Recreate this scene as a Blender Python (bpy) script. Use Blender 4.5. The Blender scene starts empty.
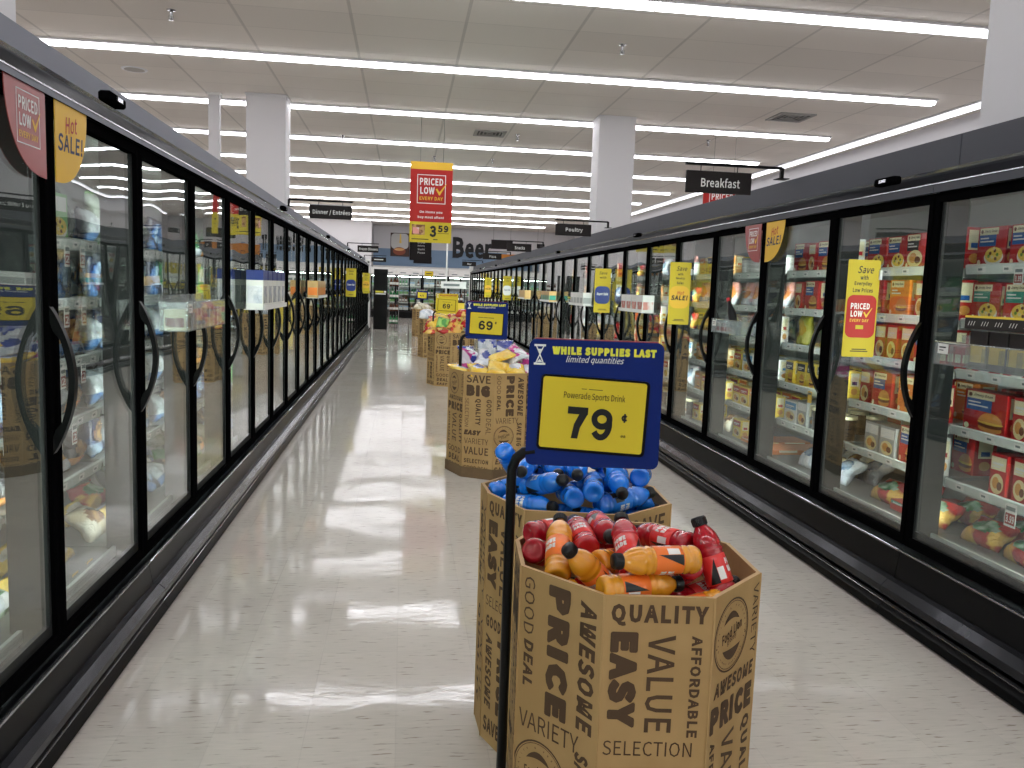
import bpy, math, random
from mathutils import Vector, Matrix
random.seed(7)
S = bpy.context.scene
COL = S.collection
PI = math.pi
rad = math.radians

# ------------------------------------------------------------------ materials
def lin(c):
    return tuple(((x/255)/12.92 if x/255 <= .04045 else ((x/255+.055)/1.055)**2.4) for x in c)
MATS = {}
def mat(name, rgb=(128,128,128), rough=.5, metal=0., spec=.5, emit=None, es=0., trans=0., coat=0., ior=1.45, linear=False):
    if name in MATS: return MATS[name]
    m = bpy.data.materials.new(name); m.use_nodes = True
    b = m.node_tree.nodes['Principled BSDF']
    c = rgb if linear else lin(rgb)
    b.inputs['Base Color'].default_value = (*c, 1)
    b.inputs['Roughness'].default_value = rough
    b.inputs['Metallic'].default_value = metal
    b.inputs['Specular IOR Level'].default_value = spec
    b.inputs['Transmission Weight'].default_value = trans
    b.inputs['Coat Weight'].default_value = coat
    b.inputs['Coat Roughness'].default_value = .05
    b.inputs['IOR'].default_value = ior
    if emit:
        b.inputs['Emission Color'].default_value = (*lin(emit), 1)
        b.inputs['Emission Strength'].default_value = es
    MATS[name] = m
    return m
def nodes(m): return m.node_tree.nodes, m.node_tree.links, m.node_tree.nodes['Principled BSDF']
def math_n(N, L, op, a, b=None):
    n = N.new('ShaderNodeMath'); n.operation = op
    for k, v in ((0, a), (1, b)):
        if v is None: continue
        if hasattr(v, 'links'): L.new(v, n.inputs[k])
        else: n.inputs[k].default_value = v
    return n.outputs[0]
def bumped(m, scale=30, strength=.2, dist=.01, detail=2, stretch=(1,1,1)):
    N, L, b = nodes(m)
    t = N.new('ShaderNodeTexCoord'); mp = N.new('ShaderNodeMapping'); mp.inputs['Scale'].default_value = stretch
    L.new(t.outputs['Object'], mp.inputs[0])
    n = N.new('ShaderNodeTexNoise'); n.inputs['Scale'].default_value = scale; n.inputs['Detail'].default_value = detail
    L.new(mp.outputs[0], n.inputs['Vector'])
    bp = N.new('ShaderNodeBump'); bp.inputs['Strength'].default_value = strength; bp.inputs['Distance'].default_value = dist
    L.new(n.outputs[0], bp.inputs['Height']); L.new(bp.outputs[0], b.inputs['Normal'])
    return m
def mottled(m, c2, scale=8, lo=.45, hi=.6, detail=3, stretch=(1,1,1)):
    """base colour varies between two real pigments of the surface"""
    N, L, b = nodes(m)
    t = N.new('ShaderNodeTexCoord'); mp = N.new('ShaderNodeMapping'); mp.inputs['Scale'].default_value = stretch
    L.new(t.outputs['Object'], mp.inputs[0])
    n = N.new('ShaderNodeTexNoise'); n.inputs['Scale'].default_value = scale; n.inputs['Detail'].default_value = detail
    L.new(mp.outputs[0], n.inputs['Vector'])
    r = N.new('ShaderNodeValToRGB'); r.color_ramp.elements[0].position = lo; r.color_ramp.elements[1].position = hi
    r.color_ramp.elements[0].color = b.inputs['Base Color'].default_value[:]
    r.color_ramp.elements[1].color = (*lin(c2), 1)
    L.new(n.outputs[0], r.inputs[0]); L.new(r.outputs[0], b.inputs['Base Color'])
    return m

# case materials
mat('fascia_lit', (132,134,144), .6, spec=.3)  # left run: same fascia material, its brighter light put into the colour
mat('fascia_shaded', (76,77,84), .6, spec=.3)  # right run: same fascia material with its shade put into the colour
bumped(mat('rail_gloss', (26,27,30), .3, .0, spec=.008), 3, .25, .02)
mat('header_black', (9,9,10), .5, spec=0.)
mat('door_black', (9,9,10), .4, spec=0.)
mat('handle_black', (7,7,8), .35, spec=.12)
mat('gasket_grey', (58,60,60), .5)
mat('kick_dark', (16,16,18), .3, spec=.15)
bumped(mat('bumper_steel', (40,41,45), .18, .5, spec=.3), 4, .2, .02)
mat('bead_silver', (190,192,198), .2, .9)
mat('toe_black', (10,10,11), .35, spec=.15)
mat('case_body', (40,41,44), .5)
mat('liner_white', (150,158,154), .4)
mat('shelf_white', (150,156,152), .35)
mat('deck_grey', (96,100,98), .4)
mat('rail_white', (226,234,228), .22, coat=.3)
mat('tag_print', (120,130,130), .4)
mat('mullion_dark', (38,40,40), .4, spec=.2)
mat('led', (255,255,255), .5, emit=(236,252,244), es=46)
mat('steel', (150,150,150), .3, .9)
mat('black', (8,8,9), .4, spec=.2)
mat('white', (235,235,232), .5)
mat('white_paint', (216,214,216), .6)
mat('label_white', (235,235,230), .35)
# signs
mat('sign_brown', (34,29,29), .5, spec=.2)
mat('sign_text', (226,224,222), .5)
mat('sale_yellow', (226,180,60), .45, spec=.25)
mat('tag_yellow', (198,176,50), .45, spec=.2)
mat('priced_red', (176,42,38), .45, spec=.25)
mat('dull_red', (150,52,48), .3)
mat('navy', (20,44,120), .35)
mat('sign_blue', (14,36,104), .4, spec=.2)
mat('sign_yellow', (212,188,52), .45, spec=.2)
mat('ink_black', (12,12,14), .5)
mat('ink_navy', (28,30,70), .5)
mat('ink_red', (180,40,30), .5)
mat('lime_text', (224,222,70), .5)
mat('band_blue', (132,158,186), .6)
mat('orange_band', (222,140,50), .6)
mat('clear_plastic', (235,238,240), .08, trans=.0)
# clear acrylic / glass built from transparent + mirror-like gloss with a Schlick curve
def glassy(name, tint, f0, rough=.0, wave=None, haze=0., pw=5.):
    m = bpy.data.materials.new(name); m.use_nodes = True; MATS[name] = m
    N, L = m.node_tree.nodes, m.node_tree.links
    N.remove(N['Principled BSDF'])
    g = N.new('ShaderNodeNewGeometry')
    vd = N.new('ShaderNodeVectorMath'); vd.operation = 'DOT_PRODUCT'
    L.new(g.outputs['Normal'], vd.inputs[0]); L.new(g.outputs['Incoming'], vd.inputs[1])
    c = math_n(N, L, 'ABSOLUTE', vd.outputs['Value'])
    f = math_n(N, L, 'POWER', math_n(N, L, 'SUBTRACT', 1., c), pw)
    f = math_n(N, L, 'ADD', math_n(N, L, 'MULTIPLY', f, 1-f0), f0)
    f = math_n(N, L, 'MINIMUM', f, .9)
    tr = N.new('ShaderNodeBsdfTransparent'); tr.inputs[0].default_value = (*tint, 1)
    gl = N.new('ShaderNodeBsdfGlossy'); gl.inputs['Roughness'].default_value = rough; gl.inputs[0].default_value = (.95,.97,.96,1)
    if wave:
        t = N.new('ShaderNodeTexCoord'); mp = N.new('ShaderNodeMapping'); mp.inputs['Scale'].default_value = (1,1,.55)
        L.new(t.outputs['Object'], mp.inputs[0])
        n = N.new('ShaderNodeTexNoise'); n.inputs['Scale'].default_value = wave[0]; n.inputs['Detail'].default_value = 0
        L.new(mp.outputs[0], n.inputs['Vector'])
        bp = N.new('ShaderNodeBump'); bp.inputs['Strength'].default_value = 1; bp.inputs['Distance'].default_value = wave[1]
        L.new(n.outputs[0], bp.inputs['Height']); L.new(bp.outputs[0], gl.inputs['Normal'])
    mx = N.new('ShaderNodeMixShader'); L.new(f, mx.inputs[0]); L.new(tr.outputs[0], mx.inputs[1]); L.new(gl.outputs[0], mx.inputs[2])
    out = mx.outputs[0]
    if haze:
        df = N.new('ShaderNodeBsdfDiffuse'); df.inputs[0].default_value = (.7,.75,.74,1)
        m2 = N.new('ShaderNodeMixShader'); m2.inputs[0].default_value = haze
        L.new(out, m2.inputs[1]); L.new(df.outputs[0], m2.inputs[2]); out = m2.outputs[0]
    L.new(out, N['Material Output'].inputs[0])
    return m
glassy('door_glass', (.965,.98,.972), .07, 0., (2.2, .005), haze=.004, pw=3.8)
glassy('acrylic', (.9,.92,.93), .1, .03, None, haze=.16)

# ------------------------------------------------------------------ mesh builder
class Fr:
    """a drawing frame: origin, unit right, unit up"""
    def __init__(s, o, ux, uy):
        s.o = Vector(o); s.x = Vector(ux).normalized(); s.y = Vector(uy).normalized(); s.n = s.x.cross(s.y)
    def p(s, x, y, n=0.): return s.o + s.x*x + s.y*y + s.n*n
    def sub(s, x, y, rot=0.):
        c, n = math.cos(rot), math.sin(rot)
        return Fr(s.p(x, y), s.x*c + s.y*n, s.y*c - s.x*n)

TXT = {}; LAY = {}
import os
FONT = None
try:
    fp_ = os.path.join(bpy.utils.system_resource('DATAFILES'), 'fonts', 'Noto Sans CJK Regular.woff2')
    if os.path.exists(fp_): FONT = bpy.data.fonts.load(fp_)
except Exception: FONT = None
def text_geo(s, bold=0., shear=0.):
    k = (s, bold, shear)
    if k not in TXT:
        cu = bpy.data.curves.new('glyphs', 'FONT'); cu.body = s
        if FONT: cu.font = FONT
        cu.align_x = 'CENTER'; cu.align_y = 'CENTER'
        cu.offset = min(bold*.6, .02); cu.shear = shear; cu.resolution_u = 2; cu.space_character = 1 + bold*2.6
        o = bpy.data.objects.new('glyphs', cu)
        me = bpy.data.meshes.new_from_object(o)
        vs = [(v.co.x, v.co.y) for v in me.vertices]
        fs = [tuple(p.vertices) for p in me.polygons]
        bpy.data.objects.remove(o); bpy.data.meshes.remove(me); bpy.data.curves.remove(cu)
        ly = [0.]*len(vs)
        if bold > .04 and vs:
            # extra heavy: the outline struck again around itself, each strike a hair above the last
            V, F_, ly = [], [], []; q = .7071; e = (bold-.03)*1.1
            for i, (dx, dy) in enumerate(((0,0),(1,0),(-1,0),(0,1),(0,-1),(q,q),(-q,q),(q,-q),(-q,-q))):
                n = len(V); V += [(x+dx*e, y+dy*e) for x, y in vs]; F_ += [tuple(n+k_ for k_ in f) for f in fs]; ly += [i*.00006]*len(vs)
            vs, fs = V, F_
        if vs:
            x0, x1 = min(v[0] for v in vs), max(v[0] for v in vs); y0, y1 = min(v[1] for v in vs), max(v[1] for v in vs)
            vs = [(v[0]-(x0+x1)/2, v[1]-(y0+y1)/2) for v in vs]
            TXT[k] = (vs, fs, x1-x0, y1-y0); LAY[k] = ly
        else: TXT[k] = ([], [], 1, 1)
    return TXT[k]

class MB:
    def __init__(s): s.v = []; s.f = []; s.m = []; s.sm = []; s.mats = []
    def mi(s, name):
        if name not in s.mats: s.mats.append(name)
        return s.mats.index(name)
    def add(s, vs, fs, m, smooth=False):
        b = len(s.v); s.v += [tuple(v) for v in vs]; i = s.mi(m)
        for f in fs: s.f.append(tuple(b+k for k in f)); s.m.append(i); s.sm.append(smooth)
        return s
    def box(s, x0, y0, z0, x1, y1, z1, m):
        x0, x1 = min(x0,x1), max(x0,x1); y0, y1 = min(y0,y1), max(y0,y1); z0, z1 = min(z0,z1), max(z0,z1)
        v = [(x0,y0,z0),(x1,y0,z0),(x1,y1,z0),(x0,y1,z0),(x0,y0,z1),(x1,y0,z1),(x1,y1,z1),(x0,y1,z1)]
        return s.add(v, [(0,3,2,1),(4,5,6,7),(0,1,5,4),(1,2,6,5),(2,3,7,6),(3,0,4,7)], m)
    def bbox(s, x0, y0, z0, x1, y1, z1, b, m):
        """box with chamfered vertical and horizontal edges"""
        X, Y, Z = (x0,x1), (y0,y1), (z0,z1)
        vs = []; idx = {}
        for i in (0,1):
            for j in (0,1):
                for k in (0,1):
                    sx, sy, sz = (1,-1)[i], (1,-1)[j], (1,-1)[k]
                    for a, p in enumerate(((X[i], Y[j]+sy*b, Z[k]+sz*b), (X[i]+sx*b, Y[j], Z[k]+sz*b), (X[i]+sx*b, Y[j]+sy*b, Z[k]))):
                        idx[i,j,k,a] = len(vs); vs.append(p)
        I = lambda *a: idx[a]
        fs = [(I(0,0,0,0),I(0,0,1,0),I(0,1,1,0),I(0,1,0,0)), (I(1,0,0,0),I(1,1,0,0),I(1,1,1,0),I(1,0,1,0)),
              (I(0,0,0,1),I(1,0,0,1),I(1,0,1,1),I(0,0,1,1)), (I(0,1,0,1),I(0,1,1,1),I(1,1,1,1),I(1,1,0,1)),
              (I(0,0,0,2),I(0,1,0,2),I(1,1,0,2),I(1,0,0,2)), (I(0,0,1,2),I(1,0,1,2),I(1,1,1,2),I(0,1,1,2))]
        for i in (0,1):
            for j in (0,1): fs.append((I(i,j,0,0),I(i,j,0,1),I(i,j,1,1),I(i,j,1,0)) if i != j else (I(i,j,0,0),I(i,j,1,0),I(i,j,1,1),I(i,j,0,1)))
            for k in (0,1): fs.append((I(i,0,k,0),I(i,1,k,0),I(i,1,k,2),I(i,0,k,2)))
        for j in (0,1):
            for k in (0,1): fs.append((I(0,j,k,1),I(1,j,k,1),I(1,j,k,2),I(0,j,k,2)))
        for i in (0,1):
            for j in (0,1):
                for k in (0,1): fs.append((I(i,j,k,0),I(i,j,k,1),I(i,j,k,2)))
        return s.add(vs, fs, m)
    def poly(s, F, pts, m, n=.0006, t=0.):
        """flat polygon on a frame; t > 0 gives it thickness behind"""
        k = len(pts); vs = [F.p(x, y, n) for x, y in pts]
        if t:
            vs += [F.p(x, y, n-t) for x, y in pts]
            fs = [tuple(range(k)), tuple(reversed(range(k, 2*k)))] + [(i, k+i, k+(i+1) % k, (i+1) % k) for i in range(k)]
        else: fs = [tuple(range(k))]
        return s.add(vs, fs, m)
    def rect(s, F, x0, y0, x1, y1, m, n=.0006, t=0.): return s.poly(F, [(x0,y0),(x1,y0),(x1,y1),(x0,y1)], m, n, t)
    def rrect(s, F, x0, y0, x1, y1, r, m, n=.0006, t=0.):
        pts = []
        for cx, cy, a0 in ((x1-r,y0+r,-90),(x1-r,y1-r,0),(x0+r,y1-r,90),(x0+r,y0+r,180)):
            for q in range(6): a = rad(a0+q*18); pts.append((cx+r*math.cos(a), cy+r*math.sin(a)))
        return s.poly(F, pts, m, n, t)
    def ell(s, F, cx, cy, rx, ry, m, n=.0006, k=20, t=0.):
        return s.poly(F, [(cx+rx*math.cos(2*PI*i/k), cy+ry*math.sin(2*PI*i/k)) for i in range(k)], m, n, t)
    def ring(s, F, cx, cy, r0, r1, m, n=.0006, k=40):
        vs = [F.p(cx+r*math.cos(2*PI*i/k), cy+r*math.sin(2*PI*i/k), n) for i in range(k) for r in (r0, r1)]
        return s.add(vs, [(2*i, 2*i+1, (2*i+3) % (2*k), (2*i+2) % (2*k)) for i in range(k)], m)
    def rectring(s, F, x0, y0, x1, y1, w, m, n=.0006, t=0.):
        s.rect(F, x0, y0, x1, y0+w, m, n, t); s.rect(F, x0, y1-w, x1, y1, m, n, t)
        s.rect(F, x0, y0+w, x0+w, y1-w, m, n, t); s.rect(F, x1-w, y0+w, x1, y1-w, m, n, t); return s
    def text(s, F, txt, cx, cy, w, h, m, bold=0., shear=0., rot=0., n=.001):
        """text fitted to a w x h box centred on (cx, cy)"""
        vs, fs, tw, th = text_geo(txt, bold, shear)
        if not vs: return s
        kx = w/tw; ky = (h/th) if h else kx
        G = F.sub(cx, cy, rot)
        ly = LAY[(txt, bold, shear)]
        return s.add([G.p(x*kx, y*ky, n+l) for (x, y), l in zip(vs, ly)], fs, m)
    def arctext(s, F, txt, cx, cy, r, a0, a1, h, m, flip=False, n=.001, bold=.02):
        k = len(txt)
        for i, ch in enumerate(txt):
            if ch == ' ': continue
            a = a0 + (a1-a0)*(i+.5)/k
            G = F.sub(cx + r*math.cos(a), cy + r*math.sin(a), a + (PI/2 if flip else -PI/2))
            vs, fs, tw, th = text_geo(ch, bold)
            q = h/.72
            s.add([G.p(x*q, y*q, n) for x, y in vs], fs, m)
        return s
    def prism(s, prof, y0, y1, m, ax='y', caps=True):
        """profile of (x, z) pairs swept along y; m may be a list, one material per side"""
        k = len(prof)
        vs = [(x, y0, z) for x, z in prof] + [(x, y1, z) for x, z in prof]
        for i in range(k):
            j = (i+1) % k
            s.add([vs[i], vs[j], vs[k+j], vs[k+i]], [(0,1,2,3)], m[i] if isinstance(m, list) else m)
        if caps:
            mm = m[0] if isinstance(m, list) else m
            s.add(vs[:k], [tuple(reversed(range(k)))], mm); s.add(vs[k:], [tuple(range(k))], mm)
        return s
    def tube(s, pts, r, m, k=8, smooth=True):
        pts = [Vector(p) for p in pts]; vs = []; fs = []
        for i, p in enumerate(pts):
            d = (pts[min(i+1, len(pts)-1)] - pts[max(i-1, 0)]).normalized()
            a = d.orthogonal().normalized() if i == 0 else (a - d*a.dot(d)).normalized()
            b = d.cross(a); rr = r[i] if isinstance(r, (list, tuple)) else r
            vs += [p + (a*math.cos(2*PI*j/k) + b*math.sin(2*PI*j/k))*rr for j in range(k)]
        for i in range(len(pts)-1):
            fs += [(i*k+j, i*k+(j+1) % k, (i+1)*k+(j+1) % k, (i+1)*k+j) for j in range(k)]
        s.add(vs, fs, m, smooth)
        e = (len(pts)-1)*k
        s.add(vs[:k], [tuple(reversed(range(k)))], m); s.add(vs[e:e+k], [tuple(range(k))], m)
        return s
    def lathe(s, prof, m, k=20, smooth=True, caps=True):
        """prof: list of (r, z[, material])"""
        for i in range(len(prof)-1):
            r0, z0 = prof[i][:2]; r1, z1 = prof[i+1][:2]
            mm = prof[i][2] if len(prof[i]) > 2 else m
            vs = [(r*math.cos(2*PI*j/k), r*math.sin(2*PI*j/k), z) for r, z in ((r0,z0),(r1,z1)) for j in range(k)]
            s.add(vs, [(j, (j+1) % k, k+(j+1) % k, k+j) for j in range(k)], mm, smooth)
        return s
    def build(s, name, parent=None, loc=None, rz=0.):
        me = bpy.data.meshes.new(name)
        me.from_pydata(s.v, [], s.f)
        for n in s.mats: me.materials.append(MATS[n])
        me.polygons.foreach_set('material_index', s.m)
        me.polygons.foreach_set('use_smooth', s.sm)
        me.update()
        if any(s.sm):
            import bmesh
            bm = bmesh.new(); bm.from_mesh(me); bmesh.ops.remove_doubles(bm, verts=bm.verts, dist=1e-5); bm.to_mesh(me); bm.free()
        o = bpy.data.objects.new(name, me); COL.objects.link(o)
        if parent: o.parent = parent
        if loc is not None: o.location = loc
        o.rotation_euler.z = rz
        return o

def tag(o, label, cat, group=None, kind=None):
    o['label'] = label; o['category'] = cat
    if group: o['group'] = group
    if kind: o['kind'] = kind
    return o
def struct(o): o['kind'] = 'structure'; return o
def empty(name, loc=(0,0,0), rz=0.):
    o = bpy.data.objects.new(name, None); COL.objects.link(o); o.location = loc; o.rotation_euler = (0,0,rz); o.empty_display_size = .05
    return o
KIDS = {}
def copy_tree(o, parent=None, kids=None):
    c = o.copy(); COL.objects.link(c)
    if parent: c.parent = parent
    for ch in (kids or CH)(o): copy_tree(ch, c, kids)
    return c
def CH(o): return [x for x in o.children]
def nth(i): return ['first','second','third','fourth','fifth','sixth','seventh','eighth','ninth','tenth','eleventh','twelfth','thirteenth','fourteenth','fifteenth','sixteenth','seventeenth','eighteenth','nineteenth','twentieth','twenty-first','twenty-second','twenty-third'][i]
# ------------------------------------------------------------------ the shop: floor, ceiling, walls, columns
XL, XR = -1.18, 2.5            # door planes of the two freezer runs
PL, PR = .94, .94             # door pitch
JL, JR = 3.9, 3.72            # first case joints
ZC = 4.5

def floor_mat():
    m = mat('vinyl_tile', (182,174,164), .1, spec=.5)
    N, L, b = nodes(m)
    t = N.new('ShaderNodeTexCoord')
    def noise(scale, stretch, detail=2):
        mp = N.new('ShaderNodeMapping'); mp.inputs['Scale'].default_value = stretch; L.new(t.outputs['Object'], mp.inputs[0])
        n = N.new('ShaderNodeTexNoise'); n.inputs['Scale'].default_value = scale; n.inputs['Detail'].default_value = detail
        L.new(mp.outputs[0], n.inputs['Vector']); return n.outputs[0]
    # printed streaks of the tile
    st = noise(9, (1.3, 9, 1), 3)
    r = N.new('ShaderNodeValToRGB'); e = r.color_ramp.elements
    e[0].position = .30; e[0].color = (*lin((158,147,135)), 1); e[1].position = .38; e[1].color = (*lin((204,197,188)), 1)
    e2 = r.color_ramp.elements.new(.7); e2.color = (*lin((211,203,194)), 1)
    L.new(st, r.inputs[0])
    # tile joints on a .31 m grid, and a tone of its own for each tile
    sx = N.new('ShaderNodeSeparateXYZ'); L.new(t.outputs['Object'], sx.inputs[0])
    T = .31
    gx = math_n(N, L, 'DIVIDE', sx.outputs[0], T); gy = math_n(N, L, 'DIVIDE', sx.outputs[1], T)
    fx = math_n(N, L, 'FRACT', gx); fy = math_n(N, L, 'FRACT', gy)
    cb = N.new('ShaderNodeCombineXYZ')
    L.new(math_n(N, L, 'FLOOR', gx), cb.inputs[0]); L.new(math_n(N, L, 'FLOOR', gy), cb.inputs[1])
    wn = N.new('ShaderNodeTexWhiteNoise'); L.new(cb.outputs[0], wn.inputs[0])
    def edge(f):
        a = math_n(N, L, 'MINIMUM', f, math_n(N, L, 'SUBTRACT', 1., f))
        return math_n(N, L, 'LESS_THAN', a, .006)
    ed = math_n(N, L, 'MAXIMUM', edge(fx), edge(fy))
    v = N.new('ShaderNodeMix'); v.data_type = 'RGBA'; v.blend_type = 'MULTIPLY'; v.inputs[0].default_value = 1
    tone = math_n(N, L, 'ADD', math_n(N, L, 'MULTIPLY', wn.outputs[0], .07), .95)
    tone = math_n(N, L, 'SUBTRACT', tone, math_n(N, L, 'MULTIPLY', ed, .06))
    L.new(r.outputs[0], v.inputs[6]); L.new(tone, v.inputs[7])
    L.new(v.outputs[2], b.inputs['Base Color'])
    # wax gloss: slow waves, orange peel, and each tile lying a hair off level
    sw = N.new('ShaderNodeSeparateXYZ'); L.new(wn.outputs[1], sw.inputs[0])
    tilt = math_n(N, L, 'ADD', math_n(N, L, 'MULTIPLY', fx, math_n(N, L, 'SUBTRACT', sw.outputs[0], .5)),
                  math_n(N, L, 'MULTIPLY', fy, math_n(N, L, 'SUBTRACT', sw.outputs[1], .5)))
    hgt = math_n(N, L, 'ADD', math_n(N, L, 'MULTIPLY', tilt, .0011), math_n(N, L, 'MULTIPLY', noise(1.6, (1,1,1), 1), .0045))
    hgt = math_n(N, L, 'ADD', hgt, math_n(N, L, 'MULTIPLY', noise(14, (1,1.6,1), 1), .0003))
    bp = N.new('ShaderNodeBump'); bp.inputs['Distance'].default_value = 1.; bp.inputs['Strength'].default_value = 1.
    L.new(hgt, bp.inputs['Height']); L.new(bp.outputs[0], b.inputs['Normal'])
    ro = math_n(N, L, 'ADD', math_n(N, L, 'MULTIPLY', noise(3, (1,1,1), 3), .10), .03)
    L.new(ro, b.inputs['Roughness'])
    return 'vinyl_tile'
def ceil_mat():
    m = mat('ceiling_tile', (232,226,218), .85, spec=.2)
    N, L, b = nodes(m)
    t = N.new('ShaderNodeTexCoord'); sx = N.new('ShaderNodeSeparateXYZ'); L.new(t.outputs['Object'], sx.inputs[0])
    gx = math_n(N, L, 'DIVIDE', math_n(N, L, 'ADD', sx.outputs[0], 20*1.28-.63), 1.28)
    gy = math_n(N, L, 'DIVIDE', math_n(N, L, 'ADD', sx.outputs[1], 20*.765-8.95), .765)
    fx = math_n(N, L, 'FRACT', gx); fy = math_n(N, L, 'FRACT', gy)
    cb = N.new('ShaderNodeCombineXYZ'); L.new(math_n(N, L, 'FLOOR', gx), cb.inputs[0]); L.new(math_n(N, L, 'FLOOR', gy), cb.inputs[1])
    wn = N.new('ShaderNodeTexWhiteNoise'); L.new(cb.outputs[0], wn.inputs[0])
    def edge(f, w):
        a = math_n(N, L, 'MINIMUM', f, math_n(N, L, 'SUBTRACT', 1., f)); return math_n(N, L, 'LESS_THAN', a, w)
    ex = math_n(N, L, 'MULTIPLY', edge(fx, .014), .22); ey = math_n(N, L, 'MULTIPLY', edge(fy, .012), .13)
    tone = math_n(N, L, 'ADD', math_n(N, L, 'MULTIPLY', wn.outputs[0], .07), .93)
    tone = math_n(N, L, 'SUBTRACT', tone, math_n(N, L, 'MAXIMUM', ex, ey))
    v = N.new('ShaderNodeMix'); v.data_type = 'RGBA'; v.blend_type = 'MULTIPLY'; v.inputs[0].default_value = 1
    v.inputs[6].default_value = (*lin((232,226,218)), 1); L.new(tone, v.inputs[7]); L.new(v.outputs[2], b.inputs['Base Color'])
    return 'ceiling_tile'
floor_mat(); ceil_mat()
RX0, RX1, RY0, RY1 = -11., 8.7, -6., 43.
struct(MB().box(RX0, RY0, -.1, RX1, RY1, 0, 'vinyl_tile').build('floor'))
struct(MB().box(RX0-.2, RY0-.2, ZC, RX1+.2, RY1+.2, ZC+.1, 'ceiling_tile').build('ceiling'))
struct(MB().box(RX1, RY0, 0, RX1+.2, RY1, ZC, 'white_paint').build('wall_right'))
struct(MB().box(RX0-.2, RY0, 0, RX0, RY1, ZC, 'white_paint').build('wall_left'))
struct(MB().box(RX0-.2, RY0-.2, 0, RX1+.2, RY0, ZC, 'white_paint').build('wall_front'))
w = MB().box(RX0-.2, RY1, 0, RX1+.2, RY1+.2, ZC, 'white_paint')
FB = Fr((0, RY1, 0), (1,0,0), (0,0,1))
w.rect(FB, RX0, 2.5, 5.2, 3.36, 'band_blue', .004)
w.rect(FB, 4.75, 2.5, RX1, 3.3, 'orange_band', .006)
w.rect(FB, RX0, 2.3, RX1, 2.5, 'white', .01)
struct(w.build('wall_back'))
struct(MB().box(RX0, 40.4, 0, -1.6, RY1-.01, ZC-.001, 'white_paint').build('wall_stockroom'))
struct(MB().prism([(8.7,3.9),(8.62,3.9),(8.55,3.98),(8.7,4.0)], RY0+.01, RY1-.02, 'white_paint').build('trim_1'))
n = 0
for x0, nm in ((3.2, 'right'), (-2.56, 'left')):
    for y0 in ((3.92 if nm == 'right' else 4.05), 14.05):
        n += 1
        x1 = x0+.62
        c = MB().bbox(x0, y0, .0, x1, y0+.55, ZC-.002, .012, 'white_paint')
        c.box(x0-.012, y0-.012, ZC-.03, x1+.012, y0+.562, ZC-.003, 'white_paint')
        struct(c.build('trim_%d' % (n+1)))
# thin white service pole behind the left freezers
p = MB().bbox(-3.17, 14.2, 0, -3.0, 14.34, ZC-.002, .01, 'white_paint')
p.box(-3.19, 14.18, ZC-.04, -2.98, 14.36, ZC-.003, 'white')
tag(p.build('service_pole'), 'slim white square pole running to the ceiling behind the left freezers', 'pole')

# ------------------------------------------------------------------ ceiling lights
mat('tube_light', (255,255,255), .5, emit=(250,250,255), es=20)
mat('tube_side', (255,255,255), .5, emit=(240,238,244), es=15)
mat('fixture_white', (225,225,228), .4)
mat('wall_tube', (255,255,255), .5, emit=(250,250,255), es=5); mat('wall_tube_side', (255,255,255), .5, emit=(240,240,248), es=2)
def light_row(y, x0, x1, label, cat='ceiling light'):
    r = empty('ceiling_light', (0, y, 0))
    h = MB().box(x0, -.11, ZC-.03, x1, .11, ZC-.001, 'fixture_white'); h.build('housing', r)
    xs = [x for x in (2.7-.21+2.45*k for k in range(-7, 4)) if x0+.3 < x < x1-.3]
    xs = [x0] + xs + [x1]
    for a, b in zip(xs, xs[1:]):
        d = MB().prism([(-.075,ZC-.03),(-.07,ZC-.058),(-.058,ZC-.068),(.058,ZC-.068),(.07,ZC-.058),(.075,ZC-.03)], a+.012, b-.012,
            ['tube_side','tube_side','tube_light','tube_side','tube_side','tube_side'])
        # swept along x: swap axes
        d.v = [(v[1], v[0], v[2]) for v in d.v]; d.f = [tuple(reversed(f)) for f in d.f]
        d.build('diffuser', r)
    tag(r, label, cat, 'rows of linear ceiling lights')
    return r
k0 = -4
for k in range(-4, 11):
    y = 8.6 + 3.06*k
    if k < -1: lb = 'white linear ceiling light, %s row behind the camera' % nth(-1-k-1)
    elif k < 0: lb = 'white linear ceiling light, row just above the frame top'
    else: lb = 'white linear ceiling light, %s row in view counted from the camera' % nth(k)
    light_row(y, -9.4, 7.62 if y < 36 else 6.5, lb)
wl = empty('ceiling_light', (8.28, 0, 0))
MB().box(-.09, -3, ZC-.03, .09, 41, ZC-.001, 'fixture_white').build('housing', wl)
for k in range(18):
    MB().prism([(-.07,ZC-.03),(-.06,ZC-.075),(.06,ZC-.075),(.07,ZC-.03)], -3+2.44*k+.01, -3+2.44*(k+1)-.01, ['wall_tube_side','wall_tube','wall_tube_side','wall_tube_side']).build('diffuser', wl)
tag(wl, 'long white linear light running beside the right-hand wall toward the back', 'ceiling light', 'rows of linear ceiling lights')

# ceiling fittings
mat('vent_grey', (150,148,144), .5); mat('vent_dark', (60,60,60), .6); mat('chrome', (180,180,182), .2, .9)
def vent(x, y, lb):
    r = empty('ceiling_vent', (x, y, ZC))
    f = MB()
    for a, b_, c, d in ((-.3,-.3,.3,-.24),(-.3,.24,.3,.3),(-.3,-.24,-.24,.24),(.24,-.24,.3,.24)): f.box(a, b_, -.02, c, d, -.001, 'vent_grey')
    f.build('frame', r)
    g = MB()
    for i in range(3): q = .19-.06*i; z = -.012
        # nested louvre squares
    for q in (.2, .13, .06):
        for a, b_, c, d in ((-q,-q,q,-q+.02),(-q,q-.02,q,q),(-q,-q+.02,-q+.02,q-.02),(q-.02,-q+.02,q,q-.02)): g.box(a, b_, -.015, c, d, -.004, 'vent_grey')
    g.box(-.24, -.24, -.003, .24, .24, -.001, 'vent_dark'); g.build('louvre', r)
    tag(r, lb, 'ceiling vent')
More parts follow.
